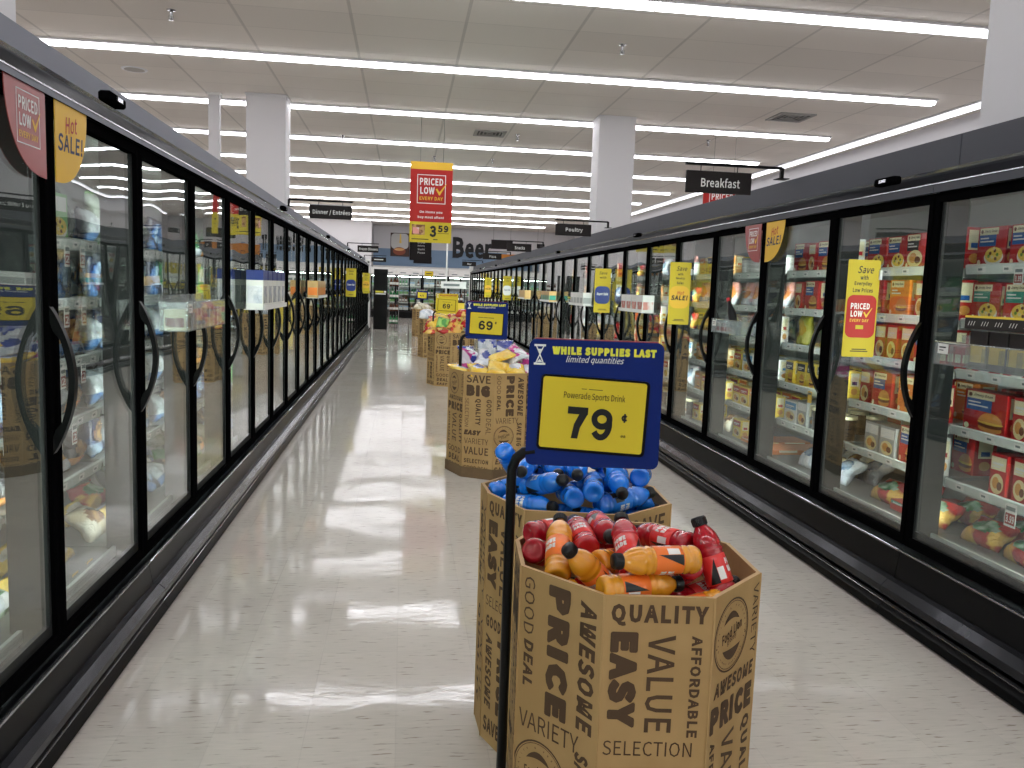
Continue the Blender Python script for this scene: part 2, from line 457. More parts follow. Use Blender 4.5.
vent(6.2, 13.3, 'square grey ceiling vent beside the short row ends on the right')
vent(1.56, 16.3, 'square grey ceiling vent above the middle of the aisle')
def sprinkler(x, y, lb):
    r = empty('sprinkler', (x, y, ZC))
    MB().lathe([(.0,-.006),(.045,-.006),(.05,-.001),(.0,-.001)], 'chrome', 14).build('escutcheon', r)
    b = MB().lathe([(0,-.1),(.012,-.1),(.014,-.05),(.02,-.03),(.02,-.006),(0,-.006)], 'chrome', 10)
    b.tube([(.012,0,-.05),(.026,0,-.07),(.02,0,-.095),(0,0,-.105)], .004, 'chrome', 6)
    b.tube([(-.012,0,-.05),(-.026,0,-.07),(-.02,0,-.095),(0,0,-.105)], .004, 'chrome', 6)
    b.lathe([(0,-.112),(.03,-.11),(.03,-.104),(0,-.104)], 'chrome', 12); b.build('head', r)
    tag(r, lb, 'sprinkler')
SP = [((2.53,10.1),'chrome sprinkler head in the ceiling right of centre, nearest the camera'),
      ((-2.64,10.08),'chrome sprinkler head in the upper left ceiling beside the first light row')]
for (x, y), lb in SP: sprinkler(x, y, lb)
for i, (x, y) in enumerate(((2.1,16.3),(.62,19.6),(1.95,19.5),(5.7,15.7),(.3,25.),(-1.3,17.5))):
    sprinkler(x, y, ['small sprinkler above the right freezers before the white column','small sprinkler just right of the hanging banner','small sprinkler left of the white column on the right','sprinkler near the row ends by the right wall','small far sprinkler beyond the hanging banner','small sprinkler to the right of the left white column'][i])
r = empty('ceiling_speaker', (-3.92, 13.0, ZC))
MB().lathe([(.14,-.012),(.17,-.012),(.18,-.001)], 'fixture_white', 28).build('rim', r)
mat('grille', (178,174,168), .8); MB().lathe([(0,-.008),(.14,-.012)], 'grille', 28).build('grille', r)
tag(r, 'round flush ceiling speaker at the upper left', 'ceiling speaker')

# ------------------------------------------------------------------ freezer cases
def make_case(side, P, db, top, shelf_z, deck):
    r = empty('freezer_case')
    H = P*2.5
    bd = MB()
    bd.box(-.86, -H, .02, -.84, H, 2.3, 'case_body'); bd.box(-.84, -H, .3, -.82, H, 2.2, 'liner_white')
    bd.box(-.84, -H, .02, -.03, H, db-.06, 'case_body')
    bd.box(-.86, -H, 2.2, -.125, H, 2.3, 'case_body'); bd.box(-.82, -H, 2.14, -.125, H, 2.165, 'liner_white')
    bd.build('cabinet', r)
    dk = MB().box(-.8, -H+.003, deck-.02, -.1, H-.003, deck, 'deck_grey')
    dk.box(-.115, -H+.003, deck-.03, -.1, H-.003, deck+.014, 'rail_white'); dk.build('deck', r)
    hd = MB().box(-.06, -H+.002, top-.0, .012, H-.002, (2.117 if side == 'L' else 2.069), 'header_black'); hd.build('header', r)
    if side == 'L': fb = 2.262; rb = 2.142; rl = 2.118
    else: fb = 2.2; rb = 2.112; rl = 2.07
    f = MB().prism([(-.115,fb),(-.09,fb),(-.09,2.352),(-.4,2.352),(-.4,2.34),(-.115,2.34)], -H+.003, H-.003, 'fascia_lit' if side == 'L' else 'fascia_shaded'); f.build('canopy_fascia', r)
    rr = MB().prism([(-.085,fb+.004),(-.09,fb-.01),(-.05,rb+(.082 if side == 'L' else .056)),(.03,rb),(.03,rl),(.014,rl),(.014,rb-.012),(-.1,fb-.03),(-.1,fb+.004)], -H+.002, H-.002,
          ['bead_silver','rail_gloss','rail_gloss','fascia_lit' if side == 'L' else 'fascia_shaded','header_black','header_black','header_black','header_black','header_black'])
    rr.box(.0295, -H+.002, rb-.003, .033, H-.002, rb+.002, 'bead_silver'); rr.build('canopy_rail', r)
    lt = MB().bbox(.0, -.09, -.02, .05, .09, .02, .008, 'header_black').box(.05, -.03, -.008, .056, .03, .008, 'bead_silver')
    lt.build('latch_box', r, (.0, H-.35 if side == 'L' else H-.4, fb-.03))
    # base
    k = MB().prism([(-.03,db-.06),(.03,db-.02),(.05,.19 if side == 'R' else .13),(.02,.0 if side=='R' else .0),(-.03,.02)], -H+.003, H-.003, 'kick_dark'); k.build('kick_panel', r)
    b = MB().tube([(.036,-H+.003,db-.028),(.036,H-.003,db-.028)], .007, 'bead_silver', 8); b.build('bead', r)
    if side == 'L': pr = [(.03,.135),(.075,.13),(.104,.108),(.106,.085),(.075,.06),(.03,.06)]; z = .045; tx = .118
    else: pr = [(.03,.19),(.085,.182),(.118,.15),(.12,.115),(.09,.09),(.03,.09)]; z = .065; tx = .13
    b = MB().prism(pr, -H+.002, H-.002, 'bumper_steel'); b.build('bumper', r)
    t = MB().prism([(.03,z+.012),(.085,z+.01),(.095,z-.004),(tx-.01,z-.02),(tx,.012),(tx-.03,.0),(.03,.0)], -H+.002, H-.002, 'toe_black')
    t.tube([(.094,-H+.003,z+.002),(.094,H-.003,z+.002)], .004, 'bead_silver', 6); t.build('toe_kick', r)
    # doors
    zc, hh = (1.19, .25) if side == 'L' else (1.225, .235)
    dr = MB(); w = P/2-.004; st = .034; x0, x1 = -.022, .02
    dr.bbox(x0, -w, db, x1, -w+st, top, .004, 'door_black'); dr.bbox(x0, w-st, db, x1, w, top, .004, 'door_black')
    dr.box(x0, -w+st, top-.03, x1-.002, w-st, top-.002, 'door_black'); dr.box(x0, -w+st, db+.002, x1-.002, w-st, db+.045, 'door_black')
    for a, c in ((-w+st, -w+st+.016), (w-st-.016, w-st)): dr.box(-.018, a, db+.045, -.001, c, top-.03, 'gasket_grey')
    dr.box(-.018, -w+st+.016, db+.045, -.001, w-st-.016, db+.085, 'gasket_grey')
    gl = MB().box(-.008, -w+st+.001, db+.045, -.001, w-st-.001, top-.03, 'door_glass')
    hn = MB(); vo = []; n = 18
    for i in range(n+1):
        t_ = i/n; z = zc-hh+2*hh*t_; xo = .018 + .075*math.sin(PI*t_)**.85
        xi = x1-.002 if (i <= 2 or i >= n-2) else max(x1-.002, xo-.021 - (.012 if i in (3, n-3) else 0))
        vo.append((xo, xi, z))
    for a, b_ in zip(vo, vo[1:]):
        y0, y1 = -.013, .013
        q = [(a[0],y0,a[2]),(a[0],y1,a[2]),(a[1],y1,a[2]),(a[1],y0,a[2]),(b_[0],y0,b_[2]),(b_[0],y1,b_[2]),(b_[1],y1,b_[2]),(b_[1],y0,b_[2])]
        hn.add(q, [(0,1,5,4),(1,2,6,5),(2,3,7,6),(3,0,4,7)], 'handle_black', False)
    hn.add(q[4:], [(0,1,2,3)], 'handle_black')
    for i in range(5):
        y = -H + P*(i+.5)
        if i == 0:
            d0 = dr.build('door', r, (0, y, 0)); g0 = gl.build('glass', d0); h0 = hn.build('handle', d0, (0, w-.02, 0))
        else:
            d = d0.copy(); COL.objects.link(d); d.parent = r; d.location.y = y
            for s_ in (g0, h0): c = s_.copy(); COL.objects.link(c); c.parent = d
    # mullions with their light strips
    for i in range(6):
        y = -H+P*i; a, c = -.032, .032
        if i == 0: a = .001
        if i == 5: c = -.001
        m = MB().box(-.14, a, db+.0, -.026, c, top+.05, 'mullion_dark').build('mullion', r, (0, y, 0))
        if (i < 5 if side == 'L' else i > 0):
            q = (c+.0005, c+.0065) if side == 'L' else (a-.0065, a-.0005)
            MB().box(-.13, q[0], db+.12, -.085, q[1], top-.04, 'led').build('led_strip', m)
    for i in range(5):
        y = -H + P*(i+.5)
        for q, z in enumerate(shelf_z):
            if i == 0 and q == 0:
                s0 = MB()
                s0.box(-.74, -P/2+.034, -.016, -.17, P/2-.034, -.004, 'shelf_white')
                for k_ in range(0): pass
                for yy in (-P/2+.05, P/2-.05): s0.box(-.8, yy-.006, -.05, -.2, yy+.006, -.016, 'shelf_white')
                s0 = s0.build('shelf', r, (0, y, z))
                pr_ = MB().prism([(-.17,-.034),(-.158,-.036),(-.15,.006),(-.158,.012),(-.17,.0)], -P/2+.03, P/2-.03, 'rail_white')
                FR = Fr((-.1535, 0, -.015), (0,1,0), (.16,0,1))
                for kk, yy in enumerate((-.33,-.16,.02,.2,.36)):
                    pr_.rect(FR, yy-.03, -.013, yy+.03, .014, 'label_white', .0012); pr_.rect(FR, yy-.02, -.004, yy+.008, .006, 'tag_print', .002)
                p0 = pr_.build('price_rail', s0)
            else:
                s = s0.copy(); COL.objects.link(s); s.parent = r; s.location = (0, y, z)
                c = p0.copy(); COL.objects.link(c); c.parent = s
    return r
ZSL = [1.68, 1.44, 1.2, .955, .715]; DKL = .31
ZSR = [1.73, 1.475, 1.233, .96, .694]; DKR = .41
LN = ['nearest','second','third','fourth','fifth','sixth','seventh']
caseL = make_case('L', PL, .262, 2.10, ZSL, DKL)
caseR = make_case('R', PR, .355, 2.055, ZSR, DKR)
def place_cases(proto, side, J, P, n):
    for k in range(-1, n-1):
        o = proto if k == -1 else copy_tree(proto)
        o.location = (XL if side == 'L' else XR, J + 5*P*(k+.5), 0)
        if side == 'R': o.rotation_euler.z = PI
        i = k+1
        nm = LN[i]+' from camera' if 0 < i < n-1 else ('nearest the camera' if i == 0 else 'farthest from camera')
        tag(o, 'black five-door glass freezer case, %s side of aisle, %s' % ('left' if side == 'L' else 'right', nm), 'freezer', 'freezer cases lining the aisle')
    return o
place_cases(caseL, 'L', JL, PL, 6)
place_cases(caseR, 'R', JR, PR, 7)
# white end caps of the two runs
e = MB().bbox(XL-.9, JL+25*PL+.005, 0, XL+.06, JL+25*PL+.065, 2.34, .01, 'white')
tag(e.build('white_partition'), 'white partition closing the far end of the left freezer run', 'partition')
e = MB().bbox(XR-.06, JR+30*PR+.005, 0, XR+.9, JR+30*PR+.065, 2.34, .01, 'white')
tag(e.build('white_partition'), 'white partition closing the far end of the right freezer run', 'partition')
# ------------------------------------------------------------------ cardboard bins with printed words
mottled(bumped(mat('cardboard', (180,146,100), .75, spec=.2), 60, .15, .002), (170,136,91), 5, .4, .6)
mat('cardboard_edge', (196,164,120), .8)
mat('bin_ink', (86,66,50), .7, spec=.2)
mottled(mat('bin_base', (112,88,62), .75), (98,77,55), 5)
RT = -PI/2
def logo(mb, F, cx, cy, r):
    G = F.sub(cx, cy); k = 'bin_ink'
    mb.ring(G, 0, 0, r*.95, r, k); mb.ring(G, 0, 0, r*.90, r*.92, k, k=32); 
    mb.arctext(G, 'QUALITY & FRESHNESS', 0, 0, r*.78, rad(205), rad(-25), r*.15, k)
    mb.arctext(G, 'ALWAYS GUARANTEED', 0, 0, r*.78, rad(218), rad(322), r*.13, k, flip=True)
    mb.ell(G, -r*.83, -r*.16, r*.03, r*.03, k, k=8); mb.ell(G, r*.83, -r*.16, r*.03, r*.03, k, k=8)
    mb.text(G, 'Food Lion', 0, r*.10, r*1.15, r*.30, k, .02, .15, rad(12))
    mb.text(G, 'grocery', r*.02, -r*.14, r*.55, r*.16, k, .01, .15, rad(12))
    # the two sweeping leaves of the mark
    up = [(-.5+.1*i, .36+.30*math.sin(PI*i/9)**.8+.0*i) for i in range(10)]
    lo = [(-.5+.1*i, .36+.10*math.sin(PI*i/9)) for i in range(9, -1, -1)]
    mb.poly(G, [(a*r, b*r) for a, b in reversed(up+lo[1:-1])], k, .001)
    up = [(-.5+.115*i, -.34-.34*math.sin(PI*i/9)**.8) for i in range(10)]
    lo = [(-.5+.115*i, -.34-.04*math.sin(PI*i/9)) for i in range(9, -1, -1)]
    mb.poly(G, [(a*r, b*r) for a, b in (up+lo[1:-1])], k, .001)
def face_print(mb, F, W, kind):
    """F: frame at the face's top left, y up; words laid out at distances from the top edge"""
    k = 'bin_ink'
    def T(s, cx, t, w, h, bold=0., shear=0., rot=0.): mb.text(F, s, cx*W, -t, w*W if rot == 0 else w, h if rot == 0 else h, k, bold, shear, rot)
    def V(s, cx, t0, t1, wid, bold=0., shear=0.): mb.text(F, s, cx*W, -(t0+t1)/2, t1-t0, wid*W, k, bold, shear, RT)
    if kind == 'price':
        V('GOOD', .13, .02, .165, .13); V('DEAL', .14, .18, .30, .12, .03, .12)
        V('PRICE', .50, .02, .35, .27, .045); V('AWESOME', .84, .03, .35, .19, .035, .15)
        T('VARIETY', .42, .385, .74, .045)
        logo(mb, F, .33*W, -.515, .088)
        V('SAVE BIG', .83, .40, .60, .16, .035, .15); V('AFFORDABLE', .70, .62, .84, .09, .02)
        T('VALUE', .32, .655, .58, .05); T('EASY', .33, .72, .5, .045, .04, .2); V('QUALITY', .88, .63, .84, .14, .035); T('SAVE', .3, .79, .5, .05, .02)
    elif kind == 'easy':
        T('QUALITY', .51, .045, .88, .052, .04)
        V('EASY', .2, .085, .315, .26, .045); V('VALUE', .54, .09, .325, .25, .012); V('AFFORDABLE', .86, .09, .335, .10, .03)
        T('SELECTION', .46, .365, .82, .036)
        T('GOOD DEAL', .5, .435, .84, .042, .04); V('AWESOME', .18, .48, .74, .18, .035, .15); V('PRICE', .55, .48, .74, .27, .045)
        V('VARIETY', .87, .48, .74, .13); T('SAVE BIG', .5, .80, .84, .055, .03)
    elif kind == 'logo':
        logo(mb, F, .40*W, -.115, .090); V('VARIETY', .91, .02, .20, .12)
        T('AWESOME', .52, .235, .86, .038, .035, .15); T('PRICE', .50, .305, .90, .068, .045)
        V('AFFORDABLE', .13, .36, .62, .10, .03); V('VALUE', .46, .36, .60, .26, .01); V('QUALITY', .84, .355, .60, .19, .04)
        T('GOOD', .5, .665, .8, .05, .01); T('DEAL', .5, .735, .7, .05, .04, .12); T('EASY', .5, .80, .7, .04, .04, .2)
    else:
        T('SAVE', .47, .055, .78, .065, .015); T('BIG', .47, .15, .76, .095, .05)
        V('SELECTION', .12, .215, .45, .12); V('QUALITY', .47, .215, .43, .2, .04); V('GOOD', .83, .215, .35, .17, .02); V('DEAL', .83, .37, .50, .16, .0)
        T('EASY', .32, .495, .56, .042, .045, .2); T('VARIETY', .45, .565, .78, .045); T('VALUE', .45, .645, .80, .062, .015)
        T('SELECTION', .46, .73, .80, .036, .03); T('GOOD DEAL', .47, .79, .82, .04)
ORD = ['price','easy','logo','save']
def make_bin(poly, zt, first, label, base=False):
    """octagonal open cardboard bin; first = print on the face between the first two corners"""
    cx = sum(p[0] for p in poly)/8; cy_ = sum(p[1] for p in poly)/8
    P_ = [Vector((p[0]-cx, p[1]-cy_)) for p in poly]
    r = empty('cardboard_bin', (cx, cy_, 0))
    inn = [p*(1-.011/p.length) for p in P_]
    mb = MB(); z0 = .0
    for i in range(8):
        a, b = P_[i], P_[(i+1) % 8]; c, d = inn[i], inn[(i+1) % 8]
        mb.add([(a.x,a.y,z0),(b.x,b.y,z0),(b.x,b.y,zt),(a.x,a.y,zt)], [(0,1,2,3)], 'cardboard')
        mb.add([(c.x,c.y,z0),(d.x,d.y,z0),(d.x,d.y,zt),(c.x,c.y,zt)], [(3,2,1,0)], 'cardboard')
        mb.add([(a.x,a.y,zt),(b.x,b.y,zt),(d.x,d.y,zt),(c.x,c.y,zt)], [(0,1,2,3)], 'cardboard_edge')
        # creased fold line down each corner
        mb.tube([(a.x*1.001,a.y*1.001,z0+.002),(a.x*1.001,a.y*1.001,zt)], .0025, 'cardboard', 5)
    mb.add([(p.x,p.y,.012) for p in inn], [tuple(range(8))], 'cardboard')
    pr = mb
    for i in range(8):
        a, b = P_[i], P_[(i+1) % 8]; W = (b-a).length
        F = Fr((a.x, a.y, zt), (b.x-a.x, b.y-a.y, 0), (0,0,1))
        kd = ORD[(ORD.index(first)+i) % 4]
        if W > .18: face_print(pr, F, W, kd)
        else:
            pr.text(F, 'AWESOME', .3*W, -.2, .3, .3*W, 'bin_ink', .035, .15, RT); pr.text(F, 'VARIETY', .72*W, -.22, .33, .26*W, 'bin_ink', 0, 0, RT)
            pr.text(F, 'QUALITY', .32*W, -.6, .36, .32*W, 'bin_ink', .03, 0, RT); pr.text(F, 'VALUE', .74*W, -.6, .3, .28*W, 'bin_ink', 0, 0, RT)
    pr.build('printed_wall', r)
    if base:
        bm_ = MB(); o = [p*(1+.012/p.length) for p in P_]
        for i in range(8):
            a, b = o[i], o[(i+1) % 8]
            bm_.add([(a.x,a.y,0),(b.x,b.y,0),(b.x,b.y,.085),(a.x,a.y,.085)], [(0,1,2,3)], 'bin_base')
            c, d = P_[i]*1.002, P_[(i+1) % 8]*1.002
            bm_.add([(a.x,a.y,.085),(b.x,b.y,.085),(d.x,d.y,.085),(c.x,c.y,.085)], [(0,1,2,3)], 'bin_base')
        bm_.build('base_tray', r)
    tag(r, label, 'cardboard bin', 'printed cardboard bins down the aisle')
    return r
RIM1 = [(.314,2.18),(.300,1.97),(.462,1.765),(.712,1.735),(.893,1.90),(.908,2.14),(.755,2.345),(.45,2.39)]
RIM2 = [(.284,2.86),(.292,2.72),(.385,2.50),(.700,2.44),(.885,2.58),(.90,2.82),(.80,2.98),(.44,3.05)]
PB = [(-.35,.43),(-.24,.13),(0,0),(.26,.07),(.38,.3),(.33,.56),(.1,.72),(-.2,.68)]
make_bin(RIM1, .87, 'save', 'printed octagonal cardboard bin nearest the camera, full of red and orange drinks')
make_bin(RIM2, .865, 'price', 'printed cardboard bin of blue drinks, second from the camera')
def shift(x, y): return [(a+x, b+y) for a, b in PB]
make_bin(shift(.735,6.57), .87, 'logo', 'printed cardboard bin holding yellow and blue snack bags, with dark base band', True)
make_bin(shift(.73,12.82), .84, 'easy', 'printed cardboard bin of red, yellow and green bags, fourth from the camera')
make_bin(shift(.665,17.9), .84, 'price', 'printed cardboard bin with a white bag on top, fifth down the aisle')
make_bin(shift(.60,25.3), .84, 'price', 'farthest small cardboard bin in the aisle, with cream bags on top')

# ------------------------------------------------------------------ drink bottles
def liquid(name, rgb):
    m = mat(name, rgb, .08, spec=.6, trans=.12, coat=.8); return m
liquid('drink_red', (190,22,40)); liquid('drink_orange', (240,160,36)); liquid('drink_blue', (20,126,236))
mat('lab_red', (226,52,48), .3, coat=.3); mat('lab_orange', (246,122,44), .3, coat=.3); mat('lab_blue', (30,124,222), .3, coat=.3)
mat('cap_black', (16,16,18), .4); mat('lab_black', (22,20,24), .35); mat('lab_white', (240,236,232), .35)
def cyl_text(mb, txt, r, a0, z, w, h, m, bold=.03):
    vs, fs, tw, th = text_geo(txt, bold)
    kx, ky = w/tw, h/th
    mb.add([((r)*math.cos(a0+x*kx/r), (r)*math.sin(a0+x*kx/r), z+y*ky) for x, y in vs], fs, m)
def make_bottle(kind):
    r = empty('drink_bottle')
    d, l = 'drink_'+kind, 'lab_'+kind
    p = [(0,-.1),(.012,-.101),(.022,-.1075),(.030,-.104),(.0335,-.095),(.0335,-.085),(.0300,-.080),(.0335,-.075),(.0335,-.068),(.0300,-.063),
         (.0320,-.058),(.0322,.009),(.0300,.013),(.0340,.019),(.0340,.025),(.0302,.030),(.0340,.035),(.0334,.043),(.0312,.054),(.0275,.064),(.021,.075),(.0155,.082),(.0145,.086),(0,.087)]
    MB().lathe(p, d, 22).build('bottle_body', r)
    lb = MB().lathe([(.0320,-.060),(.0332,-.059),(.0332,.009),(.0320,.010)], l, 24)
    rr = .0336
    for a0 in (0, PI):
        cyl_text(lb, 'POWE', rr, a0, -.010, .036, .015, 'lab_white', .05); cyl_text(lb, 'RADE', rr, a0, -.029, .036, .015, 'lab_white', .05)
        q = [(a0+1.05+.07*i, -.056, a0+1.05+.07*i) for i in range(10)]
        vs = []
        for i in range(10):
            a = a0+1.0+.085*i
            vs += [(rr*math.cos(a), rr*math.sin(a), -.057), (rr*math.cos(a), rr*math.sin(a), -.057+.0068*i)]
        lb.add(vs, [(2*i,2*i+2,2*i+3,2*i+1) for i in range(9)], 'lab_black')
        vs = []
        for i in range(7):
            a = a0-1.35+.085*i
            vs += [(rr*math.cos(a), rr*math.sin(a), -.05), (rr*math.cos(a), rr*math.sin(a), -.02)]
        lb.add(vs, [(2*i,2*i+2,2*i+3,2*i+1) for i in range(6)], 'lab_white' if kind != 'blue' else 'lab_black')
    lb.build('label', r)
    cp = MB(); k = 24
    cp.lathe([(.0175,.084),(.0182,.085),(.0182,.103),(.0165,.1065),(0,.1075)], 'cap_black', k)
    for i in range(24):
        a = 2*PI*i/24; cp.box(-.0006+0, -.0008, .086, .0006, .0008, .102, 'cap_black')
        b = cp.v[-8:]; cp.v[-8:] = [(math.cos(a)*(.0184+x)-math.sin(a)*y, math.sin(a)*(.0184+x)+math.cos(a)*y, z) for x, y, z in b]
    cp.build('cap', r)
    return r
BOTTLES = [
(0,'red',(0.442,2.223,0.886),(0.887,0.462,-0.023)),
(0,'red',(0.394,2.145,0.839),(0.491,0.785,-0.377)),
(0,'orange',(0.469,1.909,0.868),(-0.690,-0.201,0.695)),
(0,'orange',(0.402,2.013,0.906),(0.177,0.870,0.459)),
(0,'red',(0.476,2.100,0.910),(0.024,0.997,0.078)),
(0,'red',(0.564,2.163,0.845),(0.803,-0.419,0.424)),
(0,'red',(0.545,2.133,0.914),(-0.029,-0.996,0.081)),
(0,'orange',(0.591,1.809,0.935),(-0.992,-0.127,0.026)),
(0,'red',(0.559,1.943,0.931),(0.071,0.910,0.410)),
(0,'red',(0.668,2.014,0.924),(-0.464,0.882,-0.083)),
(0,'red',(0.785,2.018,0.877),(0.045,0.990,-0.132)),
(0,'red',(0.699,1.932,0.862),(0.097,0.874,-0.476)),
(0,'red',(0.758,1.885,0.911),(-0.278,0.343,0.897)),
(0,'orange',(0.660,1.803,0.811),(-0.972,-0.173,-0.160)),
(0,'orange',(0.563,1.817,0.869),(0.979,0.203,-0.014)),
(0,'orange',(0.433,1.899,0.803),(0.443,-0.879,0.175)),
(0,'orange',(0.565,2.021,0.863),(0.740,0.653,-0.162)),
(0,'red',(0.764,1.918,0.813),(0.892,0.442,0.099)),
(0,'red',(0.512,2.161,0.652),(0.730,0.598,-0.332)),
(0,'orange',(0.536,1.955,0.595),(0.712,0.552,-0.434)),
(0,'red',(0.396,2.022,0.590),(-0.361,-0.844,0.396)),
(0,'red',(0.590,2.195,0.706),(-0.681,0.670,-0.295)),
(0,'orange',(0.649,2.209,0.658),(-0.317,0.939,-0.129)),
(0,'red',(0.786,1.957,0.590),(0.842,0.378,0.384)),
(0,'red',(0.626,2.075,0.660),(0.634,-0.774,0.002)),
(0,'orange',(0.696,1.966,0.612),(0.841,0.262,0.474)),
(0,'red',(0.777,1.860,0.590),(-0.677,-0.652,0.341)),
(0,'red',(0.813,2.136,0.650),(-0.233,0.972,-0.023)),
(0,'orange',(0.719,2.212,0.656),(0.303,-0.952,-0.042)),
(0,'red',(0.704,2.278,0.590),(-0.880,0.474,-0.021)),
(0,'red',(0.577,2.027,0.656),(0.629,-0.775,-0.067)),
(0,'orange',(0.449,2.223,0.666),(-0.495,-0.847,-0.191)),
(0,'red',(0.544,2.136,0.590),(-0.934,-0.351,0.068)),
(0,'red',(0.725,2.139,0.719),(0.255,0.956,0.144)),
(0,'orange',(0.488,2.242,0.590),(0.774,-0.514,-0.370)),
(0,'red',(0.670,2.039,0.590),(0.975,-0.202,-0.093)),
(0,'red',(0.639,1.844,0.658),(0.475,-0.864,-0.164)),
(0,'orange',(0.525,1.869,0.590),(0.907,0.402,0.128)),
(0,'red',(0.481,1.998,0.590),(0.671,0.742,-0.007)),
(0,'red',(0.748,1.912,0.653),(0.980,-0.049,-0.193)),
(0,'orange',(0.387,2.145,0.590),(-0.401,-0.874,0.276)),
(0,'red',(0.716,2.143,0.590),(-0.869,-0.443,0.220)),
(0,'red',(0.418,2.043,0.695),(-0.862,-0.238,-0.448)),
(0,'orange',(0.603,2.248,0.590),(-0.839,0.538,0.082)),
(0,'red',(0.630,1.843,0.590),(0.906,0.422,0.025)),
(0,'red',(0.584,2.292,0.706),(-0.742,0.616,-0.264)),
(0,'orange',(0.509,2.003,0.666),(-0.596,0.744,-0.303)),
(0,'red',(0.793,2.091,0.590),(-0.864,-0.135,0.484)),
(1,'blue',(0.400,2.904,0.916),(0.445,0.553,-0.704)),
(1,'blue',(0.409,2.784,0.875),(0.971,0.148,0.187)),
(1,'blue',(0.416,2.588,0.858),(0.636,-0.760,0.136)),
(1,'blue',(0.409,2.662,0.968),(-0.288,-0.957,0.037)),
(1,'blue',(0.461,2.588,0.928),(0.444,-0.833,0.331)),
(1,'blue',(0.512,2.701,0.952),(-0.042,-0.999,0.033)),
(1,'blue',(0.575,2.628,0.976),(-0.201,-0.978,-0.060)),
(1,'blue',(0.539,2.591,0.896),(-0.018,0.995,-0.095)),
(1,'blue',(0.665,2.760,0.974),(-0.107,-0.984,0.141)),
(1,'blue',(0.663,2.723,0.907),(0.877,0.402,0.263)),
(1,'blue',(0.620,2.577,0.929),(0.230,0.973,0.023)),
(1,'blue',(0.689,2.559,0.961),(-0.023,-0.933,-0.359)),
(1,'blue',(0.770,2.865,0.906),(0.066,-0.992,-0.106)),
(1,'blue',(0.759,2.612,0.802),(0.329,0.942,-0.059)),
(1,'blue',(0.764,2.632,0.880),(0.871,0.053,-0.488)),
(1,'blue',(0.812,2.692,0.935),(0.333,0.933,-0.134)),
(1,'blue',(0.474,2.874,0.918),(0.734,0.648,-0.203)),
(1,'blue',(0.610,2.900,0.916),(0.442,-0.871,-0.217)),
(1,'blue',(0.720,2.551,0.887),(0.944,0.283,0.172)),
(1,'blue',(0.546,2.558,0.832),(-0.709,0.701,-0.075)),
(1,'blue',(0.760,2.714,0.855),(0.805,0.592,0.031)),
(1,'blue',(0.745,2.883,0.674),(0.892,-0.444,-0.078)),
(1,'blue',(0.538,2.771,0.634),(0.122,-0.982,0.145)),
(1,'blue',(0.606,2.716,0.605),(0.010,0.924,0.381)),
(1,'blue',(0.415,2.716,0.680),(-0.960,-0.276,0.042)),
(1,'blue',(0.424,2.613,0.605),(-0.126,-0.960,-0.248)),
(1,'blue',(0.709,2.618,0.605),(-0.622,0.732,0.278)),
(1,'blue',(0.434,2.580,0.676),(0.704,-0.710,-0.024)),
(1,'blue',(0.470,2.802,0.605),(-0.358,0.784,0.508)),
(1,'blue',(0.603,2.892,0.605),(0.242,0.904,0.352)),
(1,'blue',(0.407,2.784,0.671),(0.928,0.290,0.235)),
(1,'blue',(0.589,2.584,0.618),(0.810,-0.066,-0.582)),
(1,'blue',(0.615,2.506,0.605),(0.903,-0.193,-0.384)),
(1,'blue',(0.731,2.709,0.660),(-0.873,0.466,-0.140)),
(1,'blue',(0.523,2.925,0.636),(-0.691,0.595,-0.410)),
(1,'blue',(0.791,2.834,0.605),(-0.630,0.770,-0.098)),
(1,'blue',(0.414,2.754,0.737),(-0.990,-0.129,-0.063)),
(1,'blue',(0.751,2.563,0.662),(-0.833,-0.384,-0.399)),
(1,'blue',(0.673,2.864,0.605),(-0.140,-0.983,-0.120)),
(1,'blue',(0.725,2.809,0.669),(0.845,-0.535,-0.017)),
(1,'blue',(0.539,2.839,0.717),(0.051,-0.983,-0.177)),
(1,'blue',(0.491,2.601,0.605),(-0.102,-0.995,0.016)),
(1,'blue',(0.659,2.800,0.725),(0.706,-0.704,-0.073)),
(1,'blue',(0.668,2.561,0.695),(-0.214,0.950,-0.226)),
(1,'blue',(0.781,2.739,0.606),(0.680,-0.730,0.069)),
(1,'blue',(0.512,2.619,0.732),(0.706,-0.589,0.393)),
(1,'blue',(0.379,2.726,0.605),(-0.365,-0.897,0.249)),
(1,'blue',(0.378,2.866,0.606),(-0.568,-0.820,-0.070)),
(1,'blue',(0.667,2.697,0.707),(-0.788,0.616,0.015)),
(1,'blue',(0.590,2.600,0.698),(-0.067,0.998,-0.019)),
(1,'blue',(0.771,2.650,0.605),(0.659,-0.726,0.196)),
]

protoB = {}
POS1 = ['at the back left corner','with its base showing at the left edge','front left with its cap toward the camera','front left standing cap up','behind the orange ones at left','near the back middle, cap to the right','in the middle with ridged shoulder toward the front','lying across the front, label forward','standing in the middle with cap up','lying across the back right','right of centre, leaning','right of centre with round base forward','standing at the right corner with cap up','lying at the front right corner','at the front edge, cap to the right','at the front left edge, mostly hidden','deep in the middle','low in the front right corner, under others']
POS2 = ['leaning out at the back left','lying at the far left edge','lying along the front left edge','with white lettering, left of centre','left of centre under the sign','with cap forward, left of centre','upside down in the middle','with round base forward, left middle','with cap right, near the middle','with cap at the back right of the middle','with round base forward, in the middle','standing cap down, right of centre','at the back, right of centre','small end showing, right side','low at the front right','with base showing at the far right corner','at the back left, under the sign','at the back middle, under the sign','low at the right front rim','low at the front rim, left of centre','right of centre behind the front ones']
cnt = {0:0, 1:0}; hid = {}
